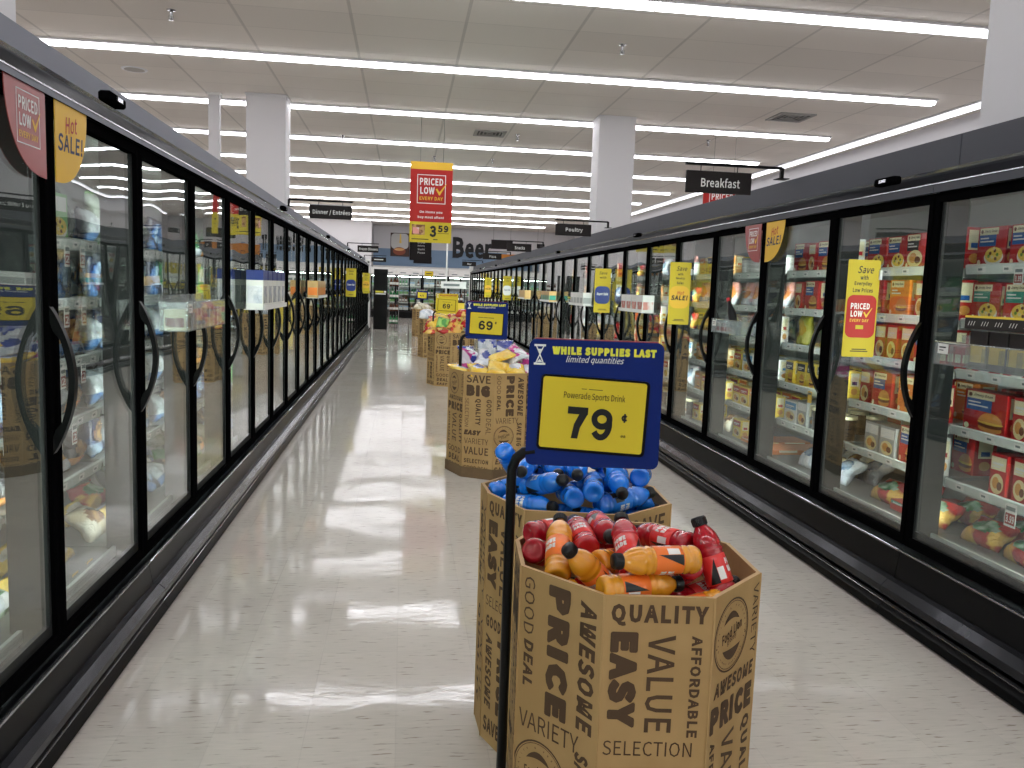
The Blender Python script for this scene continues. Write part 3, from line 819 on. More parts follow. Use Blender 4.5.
for i, (bn, kd, c_, d_) in enumerate(BOTTLES):
    if kd not in protoB: o = protoB[kd] = make_bottle(kd)
    else: o = copy_tree(protoB[kd])
    o.location = c_; dv = Vector(d_).normalized()
    q = dv.to_track_quat('Z', 'Y')
    o.rotation_mode = 'QUATERNION'; o.rotation_quaternion = q @ Matrix.Rotation([2.6,.6,5.2,3.9,1.3][i % 5], 4, 'Z').to_quaternion()
    P_ = POS1 if bn == 0 else POS2; j = cnt[bn]; cnt[bn] += 1
    if j < len(P_): lb = '%s drink bottle %s' % (kd, P_[j])
    else: lb = '%s drink bottle buried under the others in the %s bin' % (kd, 'nearest' if bn == 0 else 'second')
    tag(o, lb, 'bottle', ('red and orange drink bottles in the nearest bin' if bn == 0 else 'blue drink bottles in the second bin') if j < len(P_) else 'buried %s bottles in the %s bin' % (kd, 'nearest' if bn == 0 else 'second'))

# ------------------------------------------------------------------ soft bags
def bagmat(name, c1, c2, sc=7, lo=.45, hi=.55, rough=.22):
    m = mat(name, c1, rough, spec=.6, coat=.5); mottled(m, c2, sc, lo, hi, 2, (1,1,1)); N, L, b = nodes(m)
    t = N.new('ShaderNodeTexCoord'); n = N.new('ShaderNodeTexNoise'); n.inputs['Scale'].default_value = 26; n.inputs['Detail'].default_value = 2; n.inputs['Distortion'].default_value = 1.5
    L.new(t.outputs['Object'], n.inputs['Vector']); bp = N.new('ShaderNodeBump'); bp.inputs['Strength'].default_value = .8; bp.inputs['Distance'].default_value = .015
    L.new(n.outputs[0], bp.inputs['Height']); L.new(bp.outputs[0], b.inputs['Normal']); return name
def pillow(w, h, d, seed, m, band=None, patch=None, crimp=None, nu=12, nv=16):
    """sealed pillow bag standing on its bottom seam, front toward +x; stands from z=0 to h"""
    rng = random.Random(seed); mb = MB()
    ph = [rng.uniform(0, 6.28) for _ in range(8)]
    def prof(u, v):
        a = (1-abs(u)**2.6)*(1-abs(v)**3.2)
        return max(a, 0)**.62
    for side in (1, -1):
        vs = []; fs = []
        for j in range(nv+1):
            v = -1+2*j/nv
            for i in range(nu+1):
                u = -1+2*i/nu
                th = prof(u, v)*d/2*(1 + .14*math.sin(5*u+ph[0]+side)*math.sin(4*v+ph[1]) + .08*math.sin(9*u+ph[2])*math.cos(11*v+ph[3]))
                ww = w/2*(1-.06*(1-v*v)**1+.02*math.sin(7*v+ph[4])*(1-v*v))
                sx = .012*math.sin(3*v+ph[5]) + (.006*math.sin(14*u+ph[6]) if abs(v) > .97 else 0)
                vs.append((side*th + sx, u*ww, h/2+v*h/2))
        for j in range(nv):
            for i in range(nu):
                a = j*(nu+1)+i; q = (a, a+1, a+nu+2, a+nu+1)
                fs.append(q if side > 0 else tuple(reversed(q)))
        cm = []
        for j in range(nv):
            for i in range(nu):
                v = -1+2*(j+.5)/nv; u = -1+2*(i+.5)/nu; k_ = m
                if crimp and abs(v) > 1-2.1/nv: k_ = crimp
                elif patch and (u*1.05)**2+((v-.1)*1.25)**2 < .42: k_ = patch
                elif band and -.9 < v < -.35: k_ = band
                cm.append(k_)
        b = len(mb.v); mb.v += vs
        for f_, k_ in zip(fs, cm): mb.f.append(tuple(b+x for x in f_)); mb.m.append(mb.mi(k_)); mb.sm.append(True)
    return mb
bagmat('bag_yellow', (238,190,40), (250,214,90), 6); bagmat('bag_blue', (30,52,150), (225,230,240), 6, .5, .56)
bagmat('bag_magenta', (190,40,130), (235,225,235), 8, .5, .56); bagmat('bag_white', (232,232,236), (200,205,215), 9)
bagmat('bag_red', (186,34,36), (240,190,90), 9, .52, .6); bagmat('bag_green', (70,150,60), (150,200,90), 8); bagmat('bag_tan', (226,176,80), (200,60,40), 7, .55, .6)
bagmat('bag_cream', (206,190,160), (228,220,200), 7)
bagmat('bag_navy', (24,34,70), (70,110,160), 9, .48, .6); bagmat('bag_dark', (28,28,34), (60,60,66), 8); bagmat('bag_brown', (120,74,44), (190,150,90), 12, .45, .6)
bagmat('bag_leaf', (34,120,60), (190,215,190), 9, .5, .6); bagmat('bag_clear', (140,150,138), (84,96,74), 12, .45, .6); bagmat('bag_orange', (222,110,40), (240,160,80), 8)
bagmat('bag_lime', (216,214,50), (240,235,120), 7); bagmat('bag_pink', (222,150,140), (240,225,220), 9); bagmat('bag_skyblue', (40,86,140), (150,170,190), 8)
bagmat('bag_silver', (120,126,130), (176,180,184), 9)
BAGN = {'bag_yellow':'yellow','bag_blue':'blue and white','bag_magenta':'magenta','bag_white':'white','bag_red':'red','bag_green':'green','bag_tan':'orange-yellow','bag_cream':'cream'}
def put_bag(x, y, z, m, patch, rx, ry, rz, label, grp, w=.2, h=.26, d=.075, seed=0, name='snack_bag'):
    mb = pillow(w, h, d, seed, m, None, patch, None, 10, 12)
    mb.v = [(a, b, c-h/2) for a, b, c in mb.v]
    o = mb.build(name, None, (x, y, z)); o.rotation_euler = (rx, ry, rz)
    tag(o, label, 'bag', grp); return o
rg = random.Random(11)
# third bin: a heap of yellow, blue and magenta bags, drawn as (x, y, z, material, patch, tilt...)
T3 = [(.50,6.92,.86,'bag_yellow','bag_white','at the front left rim'),(.62,6.78,.88,'bag_yellow','bag_blue','at the front, left of its middle'),(.77,6.74,.89,'bag_yellow',None,'at the front middle'),
 (.92,6.78,.89,'bag_yellow','bag_white','at the front right'),(1.03,6.86,.87,'bag_magenta','bag_white','at the right rim'),(.56,7.0,.93,'bag_magenta',None,'at the left behind the yellow ones'),
 (.68,6.95,.96,'bag_white','bag_blue','in the middle of the heap'),(.80,6.9,.97,'bag_yellow',None,'on the middle of the heap'),(.93,6.95,.96,'bag_white','bag_magenta','right of the middle'),
 (.58,7.1,.98,'bag_blue','bag_white','back left, pointing up'),(.72,7.1,1.03,'bag_blue','bag_white','at the top of the heap'),(.85,7.1,1.03,'bag_blue',None,'back middle, pointing right'),(1.0,7.05,.98,'bag_magenta','bag_white','back right')]
for i, (x, y, z, m, pt, ps) in enumerate(T3):
    put_bag(x, y, z, m, pt, rg.uniform(-.5,.5), (-1.2 if i < 5 else -1.0)+rg.uniform(-.25,.25), rg.uniform(-2.4,-.8), '%s snack bag %s in the third bin' % (BAGN[m], ps), 'snack bags heaped in the third bin', w=.17, h=.25, d=.05, seed=i)
# fourth bin
T4 = [('bag_tan','at the front left'),('bag_red','at the front middle'),('bag_tan','at the front right'),('bag_red','left side'),('bag_green','in the middle'),('bag_tan','right of the green one'),
      ('bag_red','back left'),('bag_yellow','back middle'),('bag_red','standing highest at the right'),('bag_tan','back right'),('bag_red','far right'),('bag_yellow','left behind')]
XY = [(.45,13.1),(.62,12.98),(.80,13.),(.42,13.3),(.60,13.15),(.78,13.15),(.45,13.4),(.62,13.4),(.92,13.2),(.8,13.4),(1.0,13.15),(.5,13.25)]
for i, ((m, ps), (x, y)) in enumerate(zip(T4, XY)):
    z = [.86,.86,.86,.92,.95,.97,.98,1.05,1.14,1.05,1.0,.98][i]
    put_bag(x, y, z, m, 'bag_red' if m == 'bag_tan' and i % 2 else None, rg.uniform(-.4,.4), -1.0+rg.uniform(-.4,.4), rg.uniform(-2.6,-.6), '%s snack bag %s of the fourth bin' % (BAGN[m], ps), 'snack bags heaped in the fourth bin', w=.2, h=.27, d=.09, seed=40+i)
for i, (x, y, z, m, ps) in enumerate([(.45,18.2,.93,'bag_white','drooping over the left edge'),(.62,18.3,.9,'bag_white','beside it on the right'),(.55,18.5,.95,'bag_white','behind them')]):
    put_bag(x, y, z, m, None, .3*i, -1.1, -1.6+.5*i, 'white bag on the fifth bin, %s' % ps, 'bags on the fifth bin', w=.26, h=.3, d=.13, seed=70+i)
for i, (x, y, z) in enumerate([(.42,25.6,.9),(.6,25.55,.92),(.72,25.65,.9),(.55,25.85,.95)]):
    put_bag(x, y, z, 'bag_cream', None, .3*i-.3, -1.1, -1.4+.4*i, 'cream bag heaped on the farthest bin', 'bags on the farthest bin', w=.26, h=.3, d=.13, seed=80+i)

# ------------------------------------------------------------------ price signs beside the bins
def numeral(mb, F, ch, cx, cy, w, h, m, n=.0056):
    def P(pts, k): mb.poly(F, [(cx+x*w, cy+y*h) for x, y in pts], m, n+k*.00008)
    def stroke(c, rx, ry, a0, a1, t0, t1, k, N=22):
        for i in range(N):
            q = [(a0+(a1-a0)*j/N, t0+(t1-t0)*j/N) for j in (i, i+1)]
            pts = []
            for (a, t) in q: pts.append((c[0]+(rx)*math.cos(a), c[1]+(ry)*math.sin(a)))
            for (a, t) in reversed(q): pts.append((c[0]+(rx-t)*math.cos(a), c[1]+(ry-t*w/h)*math.sin(a)))
            if (a1-a0) < 0: pts.reverse()
            P(list(reversed(pts)) if (a1 > a0) else pts, k); P(pts if (a1 > a0) else list(reversed(pts)), k)
    if ch == '7':
        P([(-.46,.27),(.46,.27),(.46,.5),(-.46,.5)], 0)
        P([(-.24,-.5),(.06,-.5),(.14,-.15),(.46,.3),(.46,.42),(.16,.42),(-.14,-.05)], 1)
    elif ch in '69':
        s = 1 if ch == '9' else -1
        G = F
        def stroke9(c, rx, ry, a0, a1, t, k, N=26):
            for i in range(N):
                A, B = a0+(a1-a0)*i/N, a0+(a1-a0)*(i+1)/N
                o = [(c[0]+rx*math.cos(a), c[1]+ry*math.sin(a)) for a in (A, B)]
                q = [(c[0]+(rx-t)*math.cos(a), c[1]+(ry-t*w/h*1.0)*math.sin(a)) for a in (B, A)]
                pts = [(s*x, s*y) for x, y in o+q]
                P(pts, k)
        stroke9((0,.17), .48, .33, 0, 2*PI, .27, 0)
        stroke9((-.02,0.), .50, .5, .35, -PI*.80, .27, 2)
    elif ch == '3':
        pass
def price_digits(mb, F, s, cx, cy, w, h, m, n=.0056):
    k = len(s); dw = w/k
    for i, ch in enumerate(s): numeral(mb, F, ch, cx-w/2+dw*(i+.5), cy, dw*.90, h, m, n)

def sign_holder(x, y, rz, price, label, name=None, header=True, yellow=False, foot=False):
    r = empty('price_sign', (x, y, 0), rz)
    p = MB().tube([(0,0,.012),(0,0,1.08),(.002,0,1.11),(.012,0,1.135),(.03,0,1.15),(.06,0,1.155)], .0135, 'black', 10)
    p.build('pole', r)
    if foot: MB().bbox(-.03, -.14, 0, .12, .14, .012, .003, 'black').build('foot', r)
    bd = MB(); F = Fr((.035, -.012, 1.125), (1,0,0), (0,0,1)) if not foot else Fr((.035, -.012, 1.122), (.96,0,0), (0,0,1))
    bm_ = 'sign_yellow' if yellow else 'sign_blue'
    bd.rrect(F, 0, 0, .35, .31, .018, bm_, 0, .012)
    bd.rect(F, .015, .306, .335, .3125, 'dull_red', -.002, .008)
    B = bd.build('board', r)
    lt = MB()
    if header:
        k = 'sale_yellow' if False else 'lime_text'
        if yellow: k = 'ink_red'
        lt.text(F, 'WHILE SUPPLIES LAST', .195, .284, .27, .02, k, .045); lt.text(F, 'limited quantities', .172, .262, .15, .02, 'white' if not yellow else 'ink_red', .0, .35)
        # hourglass
        for a, b in ((.013,.2955),(.013,.2505)): lt.rect(F, a, b-.003, a+.03, b+.002, 'white')
        lt.poly(F, [(.017,.293),(.0265,.2735),(.0295,.2735),(.039,.293),(.036,.293),(.028,.2775),(.020,.293)], 'white'); lt.poly(F, [(.017,.2525),(.020,.2525),(.028,.2695),(.036,.2525),(.039,.2525),(.0295,.2735),(.0265,.2735)], 'white')
        lt.poly(F, [(.023,.286),(.028,.276),(.033,.286)], 'white'); lt.poly(F, [(.021,.254),(.035,.254),(.028,.262)], 'white')
        lt.build('heading', B)
    G = F.sub(.173, .128, rad(-2.2))
    fr = MB().rrect(G, -.142, -.093, .142, .093, .012, 'black', .003, .003); fr = fr.build('card_frame', r)
    c = MB().rrect(G, -.136, -.086, .134, .088, .007, 'sign_yellow', .0045, .001)
    if name:
        c.text(G, name, 0, .045, .16, .021, 'ink_black', 0, 0, 0, .0056)
        for a, b in ((-.055,-.042),(-.036,-.0)): c.rect(G, a+.02, .063, b+.02, .0645, 'ink_black', .0054)
        price_digits(c, G, price, -.008, -.020, .128, .078, 'ink_black')
        c.text(G, '\u00a2', .082, .0, .016, .022, 'ink_black', .03, 0, 0, .0056); c.text(G, 'ea', .082, -.045, .012, .007, 'ink_black', 0, 0, 0, .0056)
    else:
        for a, b in ((-.07,-.03),(-.026,.01),(.014,.06)): c.rect(G, a, .048, b, .052, 'ink_black', .0054)
        if len(price) == 2: price_digits(c, G, price, -.005, -.014, .125, .076, 'ink_black')
        else: c.text(G, price, -.005, -.012, .125, .072, 'ink_black', .03, 0, 0, .0056)
        if len(price) == 2: c.text(G, '\u00a2', .078, .012, .016, .022, 'ink_black', .03, 0, 0, .0056)
    c.build('price_card', fr)
    tag(r, label, 'sign', 'price signs standing beside the bins')
    return r
sign_holder(.272, 2.0, rad(-9), '79', 'large navy sign with yellow 79 cent card above the nearest bins', 'Powerade Sports Drink', foot=True).scale.x = .93
sign_holder(.475, 6.92, rad(-5), '69', 'navy sign with yellow 69 cent card beside the yellow snack bag bin')
sign_holder(.46, 13.22, rad(-3), '69', 'small yellow-fronted 69 cent sign behind the red and yellow bags', yellow=True)
sign_holder(.33, 25.65, 0, '4/5', 'tiny distant navy sign with yellow card above the farthest bins')

# ------------------------------------------------------------------ hanging and bracketed signs
def aisle_sign(side, y, words, label, ln=.455, big=1.):
    """board carried out over the aisle by an arm bolted on the freezer canopy"""
    sx = 1 if side == 'L' else -1
    x0 = XL-.08 if side == 'L' else XR+.03
    r = empty('aisle_sign', (x0, y, 2.352))
    a = MB().bbox(-.012, -.012, -.0, .012, .012, .078, .002, 'black')
    L_ = .68
    a.bbox(min(0, sx*L_), -.012, .066, max(0, sx*L_), .012, .084, .002, 'black')
    a.bbox(-.04, -.04, .0, .04, .04, .006, .001, 'black'); a.build('arm', r)
    xa, xb = sorted((sx*.215, sx*.672))
    b = MB().bbox(xa, -.012, -.115, xb, .012, .03, .003, 'sign_brown')
    for xx in (xa+.1, xb-.1): b.tube([(xx, 0, .028), (xx, 0, .07)], .003, 'black', 6)
    b = b.build('board', r)
    if words:
        t = MB(); F = Fr(((xa+xb)/2, -.012, -.045), (1,0,0), (0,0,1))
        t.text(F, words, .01, 0, min(.40, .033*len(words)*.85+.02), .062, 'sign_text', .008, 0, 0, .001); t.build('lettering', b)
        t = MB(); F = Fr(((xa+xb)/2, .012, -.045), (-1,0,0), (0,0,1))
        t.text(F, words, .01, 0, min(.40, .033*len(words)*.85+.02), .062, 'sign_text', .008, 0, 0, .001); t.build('lettering', b)
    if not words: MB().rect(Fr(((xa+xb)/2, -.012, -.045), (1,0,0), (0,0,1)), -.14, -.014, .14, .014, 'sign_text', .001).build('lettering', b)
    tag(r, label, 'sign', 'brown department signs over the freezers')
aisle_sign('R', 5.5, 'Breakfast', 'dark brown Breakfast sign on an arm over the right freezers')
aisle_sign('R', 10.4, 'Poultry', 'dark brown Poultry sign on an arm over the right freezers')
aisle_sign('R', 15.4, 'Snacks', 'small brown Snacks sign over the right freezers, third from the camera')
aisle_sign('R', 20.2, 'Pizza', 'small brown Pizza sign over the right freezers, fourth from the camera')
aisle_sign('R', 27.5, 'Meat', 'tiny farthest brown sign over the right freezers')
aisle_sign('L', 9.4, 'Dinner / Entr\u00e9es', 'dark brown Dinner / Entrées sign over the left freezers')
aisle_sign('L', 18.8, 'Frozen Dinners', 'small brown sign over the left freezers, second from the camera')
aisle_sign('L', 26.5, None, 'tiny farthest brown sign over the left freezers')
def checkmark(mb, F, x, y, s, m, n=.0012):
    mb.poly(F, [(x-.5*s,y+.08*s),(x-.36*s,y+.16*s),(x-.12*s,y-.18*s),(x+.5*s,y+.62*s),(x+.56*s,y+.60*s),(x-.08*s,y-.5*s),(x-.16*s,y-.5*s)], m, n)
def priced_low(mb, F, cx, cy, w, frame=True, every=True):
    """white PRICED LOW with yellow tick; w = box width"""
    if frame: mb.rectring(F, cx-w/2, cy-w*.5, cx+w/2, cy+w*.5, w*.022, 'white', .0012)
    mb.text(F, 'PRICED', cx, cy+w*.26, w*.82, w*.25, 'white', .02, 0, 0, .0014)
    mb.text(F, 'LOW', cx-w*.14, cy-w*.05, w*.50, w*.25, 'white', .02, 0, 0, .0014)
    checkmark(mb, F, cx+w*.33, cy-w*.02, w*.36, 'sale_yellow', .0016)
    if every: mb.text(F, 'EVERY DAY', cx, cy-w*.32, w*.82, w*.12, 'sale_yellow', .015, 0, 0, .0014)
def banner(x, y, label, w=.74, price=True):
    r = empty('hanging_banner', (x, y, 3.0))
    F = Fr((-w/2, -.004, -.69), (1,0,0), (0,0,1)); h = 1.4
    b = MB().rect(F, 0, 0, w, .36, 'tag_yellow', 0, .008); b.rect(F, 0, .36, w, h-.13, 'priced_red', 0, .008); b.rect(F, 0, h-.13, w, h, 'sale_yellow', 0, .008)
    b = b.build('panel', r)
    t = MB(); priced_low(t, F, w*.50, .93, .50)
    t.text(F, 'On items you', w*.5, .53, .40, .055, 'white', .02); t.text(F, 'buy most often!', w*.5, .44, .46, .055, 'white', .02)
    t.text(F, '3', w*.56, .2, .12, .2, 'ink_black', .04); t.text(F, '59', w*.80, .25, .19, .12, 'ink_black', .04); t.rect(F, w*.67, .165, w*.94, .172, 'ink_black')
    t.rect(F, .04, .13, .27, .31, 'bag_brown'); t.rect(F, .06, .15, .17, .26, 'bag_pink', .001); t.rect(F, .04, .05, .34, .065, 'ink_black'); t.rect(F, .42, .05, .5, .065, 'ink_black')
    t.build('printing', b)
    G = Fr((w/2, .004, -.69), (-1,0,0), (0,0,1)); t = MB(); priced_low(t, G, w*.50, .93, .50); t.text(G, '3', w*.4, .2, .12, .2, 'ink_black', .05); t.text(G, '59', w*.66, .25, .19, .12, 'ink_black', .04)
    t.build('printing', b)
    wr = MB()
    for xx in (-.2, .2): wr.tube([(xx,0,.71),(xx,0,1.499)], .0025, 'black', 5)
    wr.build('wire', r)
    tag(r, label, 'banner')
banner(.435, 15.0, 'tall red and yellow PRICED LOW 3.59 banner hanging over the aisle')
banner(5.78, 15.0, 'red PRICED LOW banner partly hidden behind the Breakfast sign')
# dark boards hanging farther off
for x, y, z, w, h, lb in ((2.75,24.,2.80,.62,.26,'dark hanging board above the small Snacks sign'),(4.2,26,2.9,.24,.14,'small dark square board beyond the right freezers')):
    r = empty('hanging_board', (x, y, z)); MB().bbox(-w/2, -.015, -h/2, w/2, .015, h/2, .003, 'sign_brown').build('board', r)
    q = MB()
    for xx in (-w*.4, w*.4): q.tube([(xx,0,h/2-.005),(xx,0,ZC-z-.001)], .003, 'black', 5)
    q.build('wire', r); tag(r, lb, 'sign')

# cards on the freezer doors ---------------------------------------------------
def quarter(side, y, left, m, kind, label):
    """quarter-oval card lying flat on the glass; y = edge beside the door post; left = it spreads to the side seen as left"""
    ztop = 2.12 if side == 'L' else 2.065
    X = XL+.024 if side == 'L' else XR-.024
    # frame as seen by a shopper in front of the door
    F = Fr((X, y, ztop), (0,1,0), (0,0,1)) if side == 'L' else Fr((X, y, ztop), (0,-1,0), (0,0,1))
    s = -1 if left else 1
    W, H = .28, .27
    pts = [(0,0)] + [(s*W*math.cos(a)**.8, -H*math.sin(a)) for a in [PI/2*i/14 for i in range(14)]] + [(0,-H)]
    if s > 0: pts = list(reversed(pts))
    r = MB().poly(F, pts, m, .0, .003)
    if kind == 'priced': priced_low(r, F, s*W*.45, -.105, .16)
    elif kind == 'hot':
        r.text(F, 'Hot', s*W*.48, -.065, .11, .055, 'ink_red', .01, .3, rad(8)); r.text(F, 'SALE!', s*W*.45, -.13, .22, .06, 'ink_navy', .016, .15, rad(2))
    else:
        for q in range(2): r.rect(F, s*W*.45-.05, -.10-.05*q, s*W*.45+.05, -.075-.05*q, 'white')
    o = r.build('door_card'); tag(o, label, 'sign', 'quarter-oval cards on the freezer doors')
quarter('L', 2.96-.04, True, 'dull_red', 'priced', 'dull red PRICED LOW quarter-oval card on the nearest left door')
quarter('L', 2.96+.035, False, 'sale_yellow', 'hot', 'yellow Hot SALE! quarter-oval card at the upper left')
quarter('L', 2.52, True, 'lab_blue', 'new', 'blue card cut off by the left edge of the frame')
quarter('R', 3.72+2*.94+.045, True, 'dull_red', 'priced', 'small red PRICED LOW quarter-oval card on a right door')
quarter('R', 3.72+2*.94-.04, False, 'sale_yellow', 'hot', 'small yellow Hot SALE! quarter-oval card on a right door')
def blade(side, y, z0, z1, w, style, label):
    """card standing out from the glass into the aisle, facing up the aisle"""
    x0 = XL+.022 if side == 'L' else XR-.022-w
    F = Fr((x0, y, z0), (1,0,0), (0,0,1)); h = z1-z0
    r = empty('blade_sign', (0,0,0))
    b = MB().rrect(F, 0, 0, w, h, .008, 'tag_yellow', 0, .003)
    if style == 'priced':
        b.rrect(F, w*.04, h*.20, w*.96, h*.64, w*.2, 'priced_red', .0007); priced_low(b, F, w*.46, h*.46, w*.72, False); b.rect(F, w*.36, h*.29, w*.6, h*.33, 'tag_yellow', .0016)
        b.text(F, 'Save', w*.55, h*.90, w*.5, h*.075, 'ink_black', .01, .3); b.text(F, 'with', w*.52, h*.82, w*.25, h*.045, 'ink_black', .02)
        b.text(F, 'Everyday', w*.50, h*.755, w*.55, h*.05, 'ink_black', .02); b.text(F, 'Low Prices', w*.5, h*.69, w*.62, h*.045, 'ink_black', .02)
    elif style == 'hot':
        b.rrect(F, w*.03, h*.26, w*.97, h*.62, w*.3, 'sale_yellow', .0007)
        b.text(F, 'Save', w*.55, h*.90, w*.5, h*.075, 'ink_black', .01, .3); b.text(F, 'with', w*.5, h*.81, w*.25, h*.04, 'ink_black', .02)
        b.text(F, 'Weekly', w*.5, h*.74, w*.42, h*.045, 'ink_black', .02); b.text(F, 'Sales', w*.5, h*.67, w*.32, h*.045, 'ink_black', .02)
        b.text(F, 'Hot', w*.55, h*.51, w*.35, h*.06, 'ink_red', .01, .3); b.text(F, 'SALE!', w*.5, h*.43, w*.8, h*.08, 'ink_black', .03, .15)
    else:
        b.rrect(F, w*.03, h*.20, w*.97, h*.60, w*.3, 'navy' if style == 'navy' else 'white', .0007); b.text(F, 'Save', w*.5, h*.9, w*.5, h*.07, 'ink_black', .01, .3)
        b.text(F, 'with', w*.5, h*.8, w*.4, h*.05, 'ink_black', .02); b.text(F, 'Super Sale', w*.5, h*.42, w*.7, h*.08, 'white' if style == 'navy' else 'navy', .02, .2)
    b.rect(F, w*.3, h*.075, w*.75, h*.085, 'ink_black'); b.rect(F, w*.25, h*.055, w*.8, h*.065, 'ink_black')
    o = b.build('card', r)
    cx = x0 if side == 'L' else x0+w
    MB().box(cx-.006, y-.012, z0+h*.80, cx+.006, y+.014, z0+h*.9, 'clear_plastic').build('clip', r)
    tag(r, label, 'sign', 'yellow blade signs clipped to the freezer doors')
blade('R', 4.12, 1.255, 1.765, .18, 'priced', 'yellow card with a red PRICED LOW shield standing out from a right door')
blade('R', 7.05, 1.29, 1.83, .19, 'hot', 'yellow Weekly Sales card with Hot SALE! standing out from a right door')
blade('R', 9.9, 1.30, 1.83, .20, 'navy', 'yellow card with a navy shield, middle of the right freezers')
blade('R', 19.4, 1.28, 1.84, .2, 'white', 'tiny yellow card with a white shield, far along the right freezers')
blade('R', 23.9, 1.28, 1.84, .2, 'hot', 'tiny yellow card, farthest along the right freezers')
blade('L', 16.9, 1.28, 1.84, .2, 'navy', 'small yellow card with a navy shield on the left freezers')
blade('L', 23.5, 1.28, 1.84, .2, 'hot', 'tiny yellow card, farthest along the left freezers')
# ------------------------------------------------------------------ frozen food
for n_, c in dict(pk_red=(184,28,30), pk_cream=(238,230,190), pk_blue=(36,92,160), pk_green=(60,150,130), pk_black=(34,28,28), pk_white=(232,232,228), pk_yellow=(238,206,70),
    pk_orange=(232,128,44), pk_grey=(168,170,168), pk_tan=(206,168,110), pk_dkred=(120,22,24), pk_navy=(30,40,84), pk_lgreen=(120,190,110), pk_sky=(90,160,210), food_egg=(240,206,90),
    food_bun=(214,150,72), food_meat=(112,62,36), food_pale=(230,214,160), pk_purple=(110,60,120), foodg=(110,150,50)).items():
    mat(n_, c, .35, coat=.15)
def box_pack(w, h, d, base, panel, pic, name=None, side='pk_cream'):
    mb = MB().bbox(-d, -w/2, 0, 0, w/2, h, .0015, base)
    F = Fr((0, -w/2, 0), (0,1,0), (0,0,1))
    if name:
        mb.rect(F, w*.06, h*.80, w*.72, h*.97, 'pk_cream'); mb.text(F, name, w*.44, h*.885, w*.46, h*.085, 'pk_black', .02, .2); mb.ell(F, w*.14, h*.885, w*.045, h*.05, 'food_meat', .001, 10)
        mb.rect(F, w*.06, h*.52, w*.66, h*.80, panel); mb.rect(F, w*.10, h*.70, w*.40, h*.735, 'pk_white', .0012); mb.rect(F, w*.10, h*.62, w*.58, h*.655, 'pk_white', .0012)
        mb.ell(F, w*.10, h*.12, w*.06, h*.07, 'pk_cream', .001, 12)
    else:
        mb.rect(F, w*.05, h*.62, w*.95, h*.93, panel); mb.rect(F, w*.14, h*.74, w*.8, h*.80, 'pk_white', .0012); mb.rect(F, w*.14, h*.68, w*.6, h*.71, 'pk_white', .0012)
    if pic == 'bowl':
        mb.ell(F, w*.62, h*.24, w*.34, h*.20, 'pk_white', .001); mb.ell(F, w*.62, h*.30, w*.31, h*.19, 'food_egg', .0014)
        for a, b_, m in ((.5,.34,'food_meat'),(.66,.4,'food_meat'),(.75,.3,'foodg'),(.58,.24,'food_pale'),(.7,.2,'food_meat'),(.45,.27,'foodg'),(.62,.46,'food_pale')): mb.ell(F, w*a, h*b_, w*.05, h*.045, m, .0018, 8)
    elif pic == 'burger':
        mb.ell(F, w*.66, h*.15, w*.28, h*.10, 'food_bun', .001); mb.ell(F, w*.66, h*.22, w*.29, h*.07, 'food_meat', .0012); mb.ell(F, w*.66, h*.28, w*.30, h*.05, 'food_egg', .0014)
        mb.poly(F, [(w*(.66+.28*math.cos(a)), h*(.29+.22*math.sin(a))) for a in [PI*i/12 for i in range(13)]], 'food_bun', .0017)
    elif pic == 'plate':
        mb.ell(F, w*.5, h*.3, w*.4, h*.24, 'food_pale', .001); mb.ell(F, w*.42, h*.32, w*.2, h*.14, 'food_bun', .0014); mb.ell(F, w*.66, h*.26, w*.15, h*.1, 'food_meat', .0016)
    for sy in (1, -1):
        G = Fr((-d/2, sy*w/2, 0), (-sy,0,0), (0,0,1))
        mb.rect(G, -d*.32, h*.45, d*.32, h*.93, side); mb.rect(G, -d*.2, h*.5, d*.2, h*.62, panel, .001); mb.ell(G, 0, h*.25, d*.26, h*.12, 'food_bun', .001, 12)
    return mb
def tub(w, h, m, lid):
    mb = MB().lathe([(0,0),(w*.42,0),(w*.48,h*.86),(w*.5,h*.87),(w*.5,h),(0,h)], m, 16, False)
    mb2 = MB(); mb2.v = [(x-w/2, y, z) for x, y, z in mb.v]; mb2.f = mb.f; mb2.m = mb.m; mb2.mats = mb.mats; mb2.sm = [False]*len(mb.f)
    li = mb2.mi(lid)
    k = len(mb2.f); per = 16
    for q in range(3*per, k): mb2.m[q] = li
    return mb2
JD = 'Jimmy Dean'
